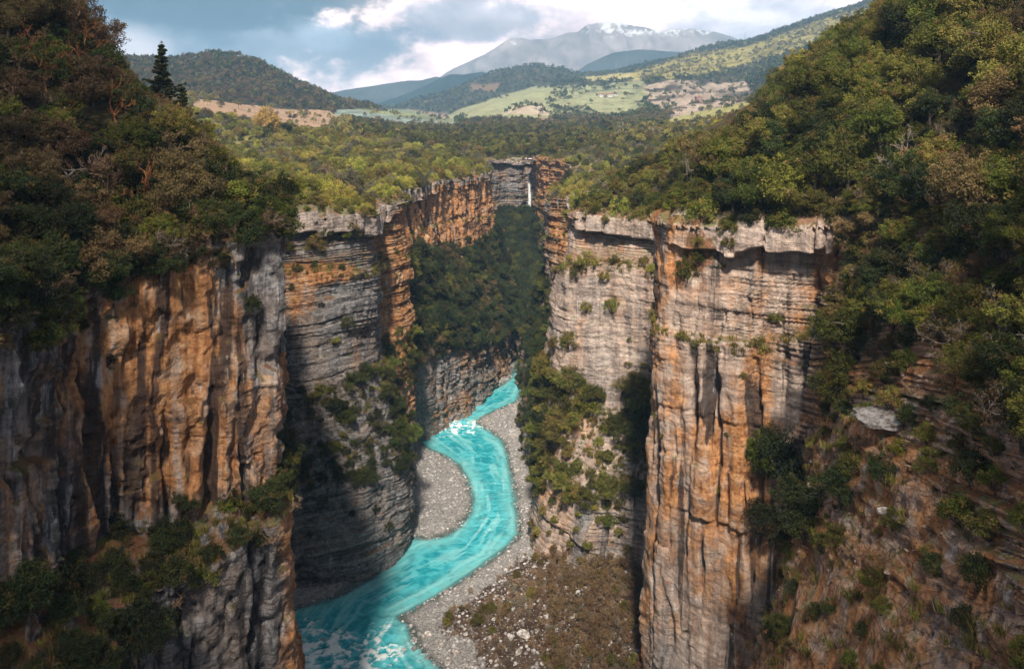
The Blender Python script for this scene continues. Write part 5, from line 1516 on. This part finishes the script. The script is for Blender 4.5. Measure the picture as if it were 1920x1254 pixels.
w = bpy.data.worlds.new('World'); sc.world = w; w.use_nodes = True
t = w.node_tree; t.nodes.clear()
N = lambda k: t.nodes.new('ShaderNode'+k)
sky = N('TexSky'); sky.sky_type = 'NISHITA'; sky.sun_disc = False; sky.sun_elevation = SUN_EL; sky.sun_rotation = math.pi - SUN_AZ
bg1 = N('Background'); t.links.new(sky.outputs[0], bg1.inputs[0]); bg1.inputs[1].default_value = .09
tc = N('TexCoord'); 
def wnoise(scale, detail, sc3=(1, 1, 1), off=(0, 0, 0), rough=.55):
    mp = N('Mapping'); mp.inputs['Scale'].default_value = sc3; mp.inputs['Location'].default_value = off
    t.links.new(tc.outputs['Generated'], mp.inputs[0]); n = N('TexNoise'); t.links.new(mp.outputs[0], n.inputs['Vector'])
    n.inputs['Scale'].default_value = scale; n.inputs['Detail'].default_value = detail; n.inputs['Roughness'].default_value = rough; return n
def wmath(op, a, b):
    m = N('Math'); m.operation = op
    for i, v in enumerate((a, b)):
        if isinstance(v, (int, float)): m.inputs[i].default_value = v
        else: t.links.new(v, m.inputs[i])
    return m.outputs[0]
def wramp(v, a, b, lo=0., hi=1.):
    m = N('MapRange'); m.interpolation_type = 'SMOOTHSTEP'; t.links.new(v, m.inputs[0])
    m.inputs[1].default_value = a; m.inputs[2].default_value = b; m.inputs[3].default_value = lo; m.inputs[4].default_value = hi; return m.outputs[0]
def wmix(f, a, b):
    m = N('Mix'); m.data_type = 'RGBA'
    for i, v in ((0, f), (6, a), (7, b)):
        if isinstance(v, (int, float)): m.inputs[i].default_value = v
        elif isinstance(v, tuple): m.inputs[i].default_value = (*v, 1)
        else: t.links.new(v, m.inputs[i])
    return m.outputs[2]
nA = wnoise(3.2, 8, (1, 1, 2.2), (3, 1, 0)); nB = wnoise(9, 7, (1, 1, 1.7), (0, 5, 2), .6); nC_ = wnoise(24, 6, (1, 1, 1.5), (7, 0, 1), .6)
warp = wmath('ADD', wmath('MULTIPLY', wmath('SUBTRACT', nB.outputs['Fac'], .5), 2.4), wmath('MULTIPLY', wmath('SUBTRACT', nC_.outputs['Fac'], .5), 1.3))
def blob(p, q_, rx, ry, soft=.55, wa=1.):
    d = Vector(((p-960)/F, 1, -(q_-HY)/F)).normalized()
    s = N('VectorMath'); s.operation = 'SUBTRACT'; t.links.new(tc.outputs['Generated'], s.inputs[0]); s.inputs[1].default_value = d
    m = N('VectorMath'); m.operation = 'MULTIPLY'; t.links.new(s.outputs[0], m.inputs[0]); m.inputs[1].default_value = (F/rx, F/rx*.5, F/ry)
    l = N('VectorMath'); l.operation = 'LENGTH'; t.links.new(m.outputs[0], l.inputs[0])
    v = wmath('ADD', l.outputs['Value'], wmath('MULTIPLY', warp, wa))
    return wramp(v, 1-soft*.5, 1+soft*.5, 1, 0)
# general overcast: darker high up and around, brighter low ahead
c = wmix(wramp(nA.outputs['Fac'], .38, .62), (.15, .175, .21), (.42, .42, .44))
sxyz = N('SeparateXYZ'); t.links.new(tc.outputs['Generated'], sxyz.inputs[0])
fwd = wmath('MULTIPLY', wramp(sxyz.outputs['Y'], .1, .6), wramp(sxyz.outputs['Z'], .55, .22))
c = wmix(fwd, c, wmix(wramp(nB.outputs['Fac'], .36, .62), (.86, .62, .58), (1.25, .90, .79)))
c = wmix(wmath('MULTIPLY', blob(330, 70, 330, 125, .5, .8), .92), c, (.15, .21, .25))
c = wmix(wmath('MULTIPLY', blob(640, 190, 260, 60, .8, .6), .35), c, (.55, .56, .60))
c = wmix(wmath('MULTIPLY', blob(370, -10, 260, 62, .6, .8), .92), c, (.025, .055, .07))
c = wmix(wmath('MULTIPLY', blob(655, -12, 75, 48, .6, .9), .92), c, (.03, .06, .07))
c = wmix(wmath('MULTIPLY', blob(890, 40, 125, 45, .8, .9), .75), c, (.22, .235, .27))
c = wmix(wmath('MULTIPLY', blob(605, 68, 42, 26, .8, .9), .7), c, (.36, .42, .48))
c = wmix(wmath('MULTIPLY', blob(1430, 40, 190, 60, .9, .7), .6), c, (.48, .55, .63))
c = wmix(wmath('MULTIPLY', blob(1080, 5, 380, 34, .9, .8), .35), c, (.50, .52, .57))
c = wmix(wmath('MULTIPLY', blob(240, 115, 55, 50, .9, .8), .75), c, (1.0, .85, .80))
gain = wmath('ADD', wramp(nC_.outputs['Fac'], .3, .7, -.10, .12), wramp(nB.outputs['Fac'], .35, .65, .84, 1.14))
vs_ = N('VectorMath'); vs_.operation = 'SCALE'; t.links.new(c, vs_.inputs[0]); t.links.new(gain, vs_.inputs['Scale']); c = vs_.outputs[0]
bg2 = N('Background'); t.links.new(c, bg2.inputs[0]); t.links.new(wmath('ADD', wmath('MULTIPLY', fwd, .85), .80), bg2.inputs[1])
mxs = N('MixShader'); mxs.inputs[0].default_value = .93
t.links.new(bg1.outputs[0], mxs.inputs[1]); t.links.new(bg2.outputs[0], mxs.inputs[2])
wo = N('OutputWorld'); t.links.new(mxs.outputs[0], wo.inputs[0])

# clouds added unseen behind the camera, shaped so their shadows darken the near slopes
def shade_cloud_material():
    t = NT('thick white shade cloud'); n = t.noise(t.pos(), .01, 6)
    return t.done(t.princ(t.mix(n, (.7, .7, .72), (.85, .85, .86)), 1., t.bump(n, 20), 0.))
M_SHADE_CLOUD = shade_cloud_material()
def cloud(puffs, seed, label, alt=735., z0=95.):
    """cloud added for its shadow; each puff (x, y, rx, ry) is where its shadow falls at height z0"""
    k = (alt-z0)/to_sun.z; rs = np.random.default_rng(seed); vs, qs, n = [], [], 0
    for (cx, cy, rx, ry) in puffs:
        for i in range(max(5, int(rx*ry/90))):
            a = rs.random()*6.28; f = math.sqrt(rs.random())
            r0 = (.34+.2*rs.random())*min(rx, ry)+3
            c0 = np.array([cx+math.cos(a)*f*max(rx-r0, 0), cy+math.sin(a)*f*max(ry-r0, 0), rs.random()*8])
            v, q = rock_mesh(seed*50+i, 12, 1., .4); v = v/np.linalg.norm(v, axis=1)[:, None]*(1+.25*fbm(v[:, 0]*3+i, v[:, 1]*3, v[:, 2]*3, 4, i))[:, None]
            vs.append(v*r0*np.array([1, 1, .6])+c0); qs.append(q+n); n += len(v)
    o = link('shade_clouds', mesh_np('shade_clouds', np.vstack(vs), np.vstack(qs), None, [M_SHADE_CLOUD]), kind='stuff', label=label, category='cloud')
    o.location = (to_sun.x*k, to_sun.y*k, alt)
cloud([(-112, 95, 40, 58), (-78, 100, 38, 52), (-70, 60, 32, 28), (-64, 122, 26, 28)], 3, 'unseen puffy cloud added to shade the near left hillside')
cloud([(-50, -28, 50, 34), (10, -28, 50, 34), (70, -28, 50, 34), (-40, 12, 44, 24), (0, 12, 40, 20), (40, 10, 45, 22), (22, 34, 22, 16), (75, 34, 36, 32), (45, 38, 22, 20), (-52, 30, 34, 19), (-50, 46, 28, 18), (100, 25, 40, 40)], 5, 'unseen long puffy cloud added to shade the near canyon')

# air
hz_m = bpy.data.materials.new('haze'); hz_m.use_nodes = True; ht = hz_m.node_tree; ht.nodes.clear()
ho = ht.nodes.new('ShaderNodeOutputMaterial'); hv = ht.nodes.new('ShaderNodeVolumePrincipled')
hv.inputs['Color'].default_value = (.36, .66, 1.0, 1); hv.inputs['Density'].default_value = 2.1e-4; hv.inputs['Anisotropy'].default_value = 0.0
ht.links.new(hv.outputs[0], ho.inputs['Volume'])
HZ = boxes('haze', [(-8000, 8000, -400, 6200, -60, 640)], hz_m); HZ['kind'] = 'stuff'; HZ['label'] = 'thin blue haze in the air'; HZ['category'] = 'haze'

cam = bpy.data.cameras.new('camera'); co = bpy.data.objects.new('camera', cam); col.objects.link(co)
co.location = (0, 0, CZ); co.rotation_euler = (math.radians(90), 0, 0)
cam.sensor_width = 36; cam.sensor_fit = 'HORIZONTAL'; cam.lens = F/1920*36
cam.shift_y = -(627-HY)/1920; cam.clip_start = .5; cam.clip_end = 60000
sc.camera = co
sc.view_settings.view_transform = 'Standard'; sc.view_settings.look = 'None'; sc.view_settings.gamma = 1; sc.view_settings.exposure = 0.75
cy = sc.cycles; cy.max_bounces = 5; cy.diffuse_bounces = 2; cy.glossy_bounces = 2; cy.transmission_bounces = 2; cy.volume_bounces = 0; cy.transparent_max_bounces = 4
cy.use_adaptive_sampling = True; cy.adaptive_threshold = .02; cy.use_denoising = True; cy.sample_clamp_indirect = 4
print('plants', len(REC), 'chosen', len(chosen), 'wall', V.shape, 'far', len(x) if hasattr(x, '__len__') else 0)
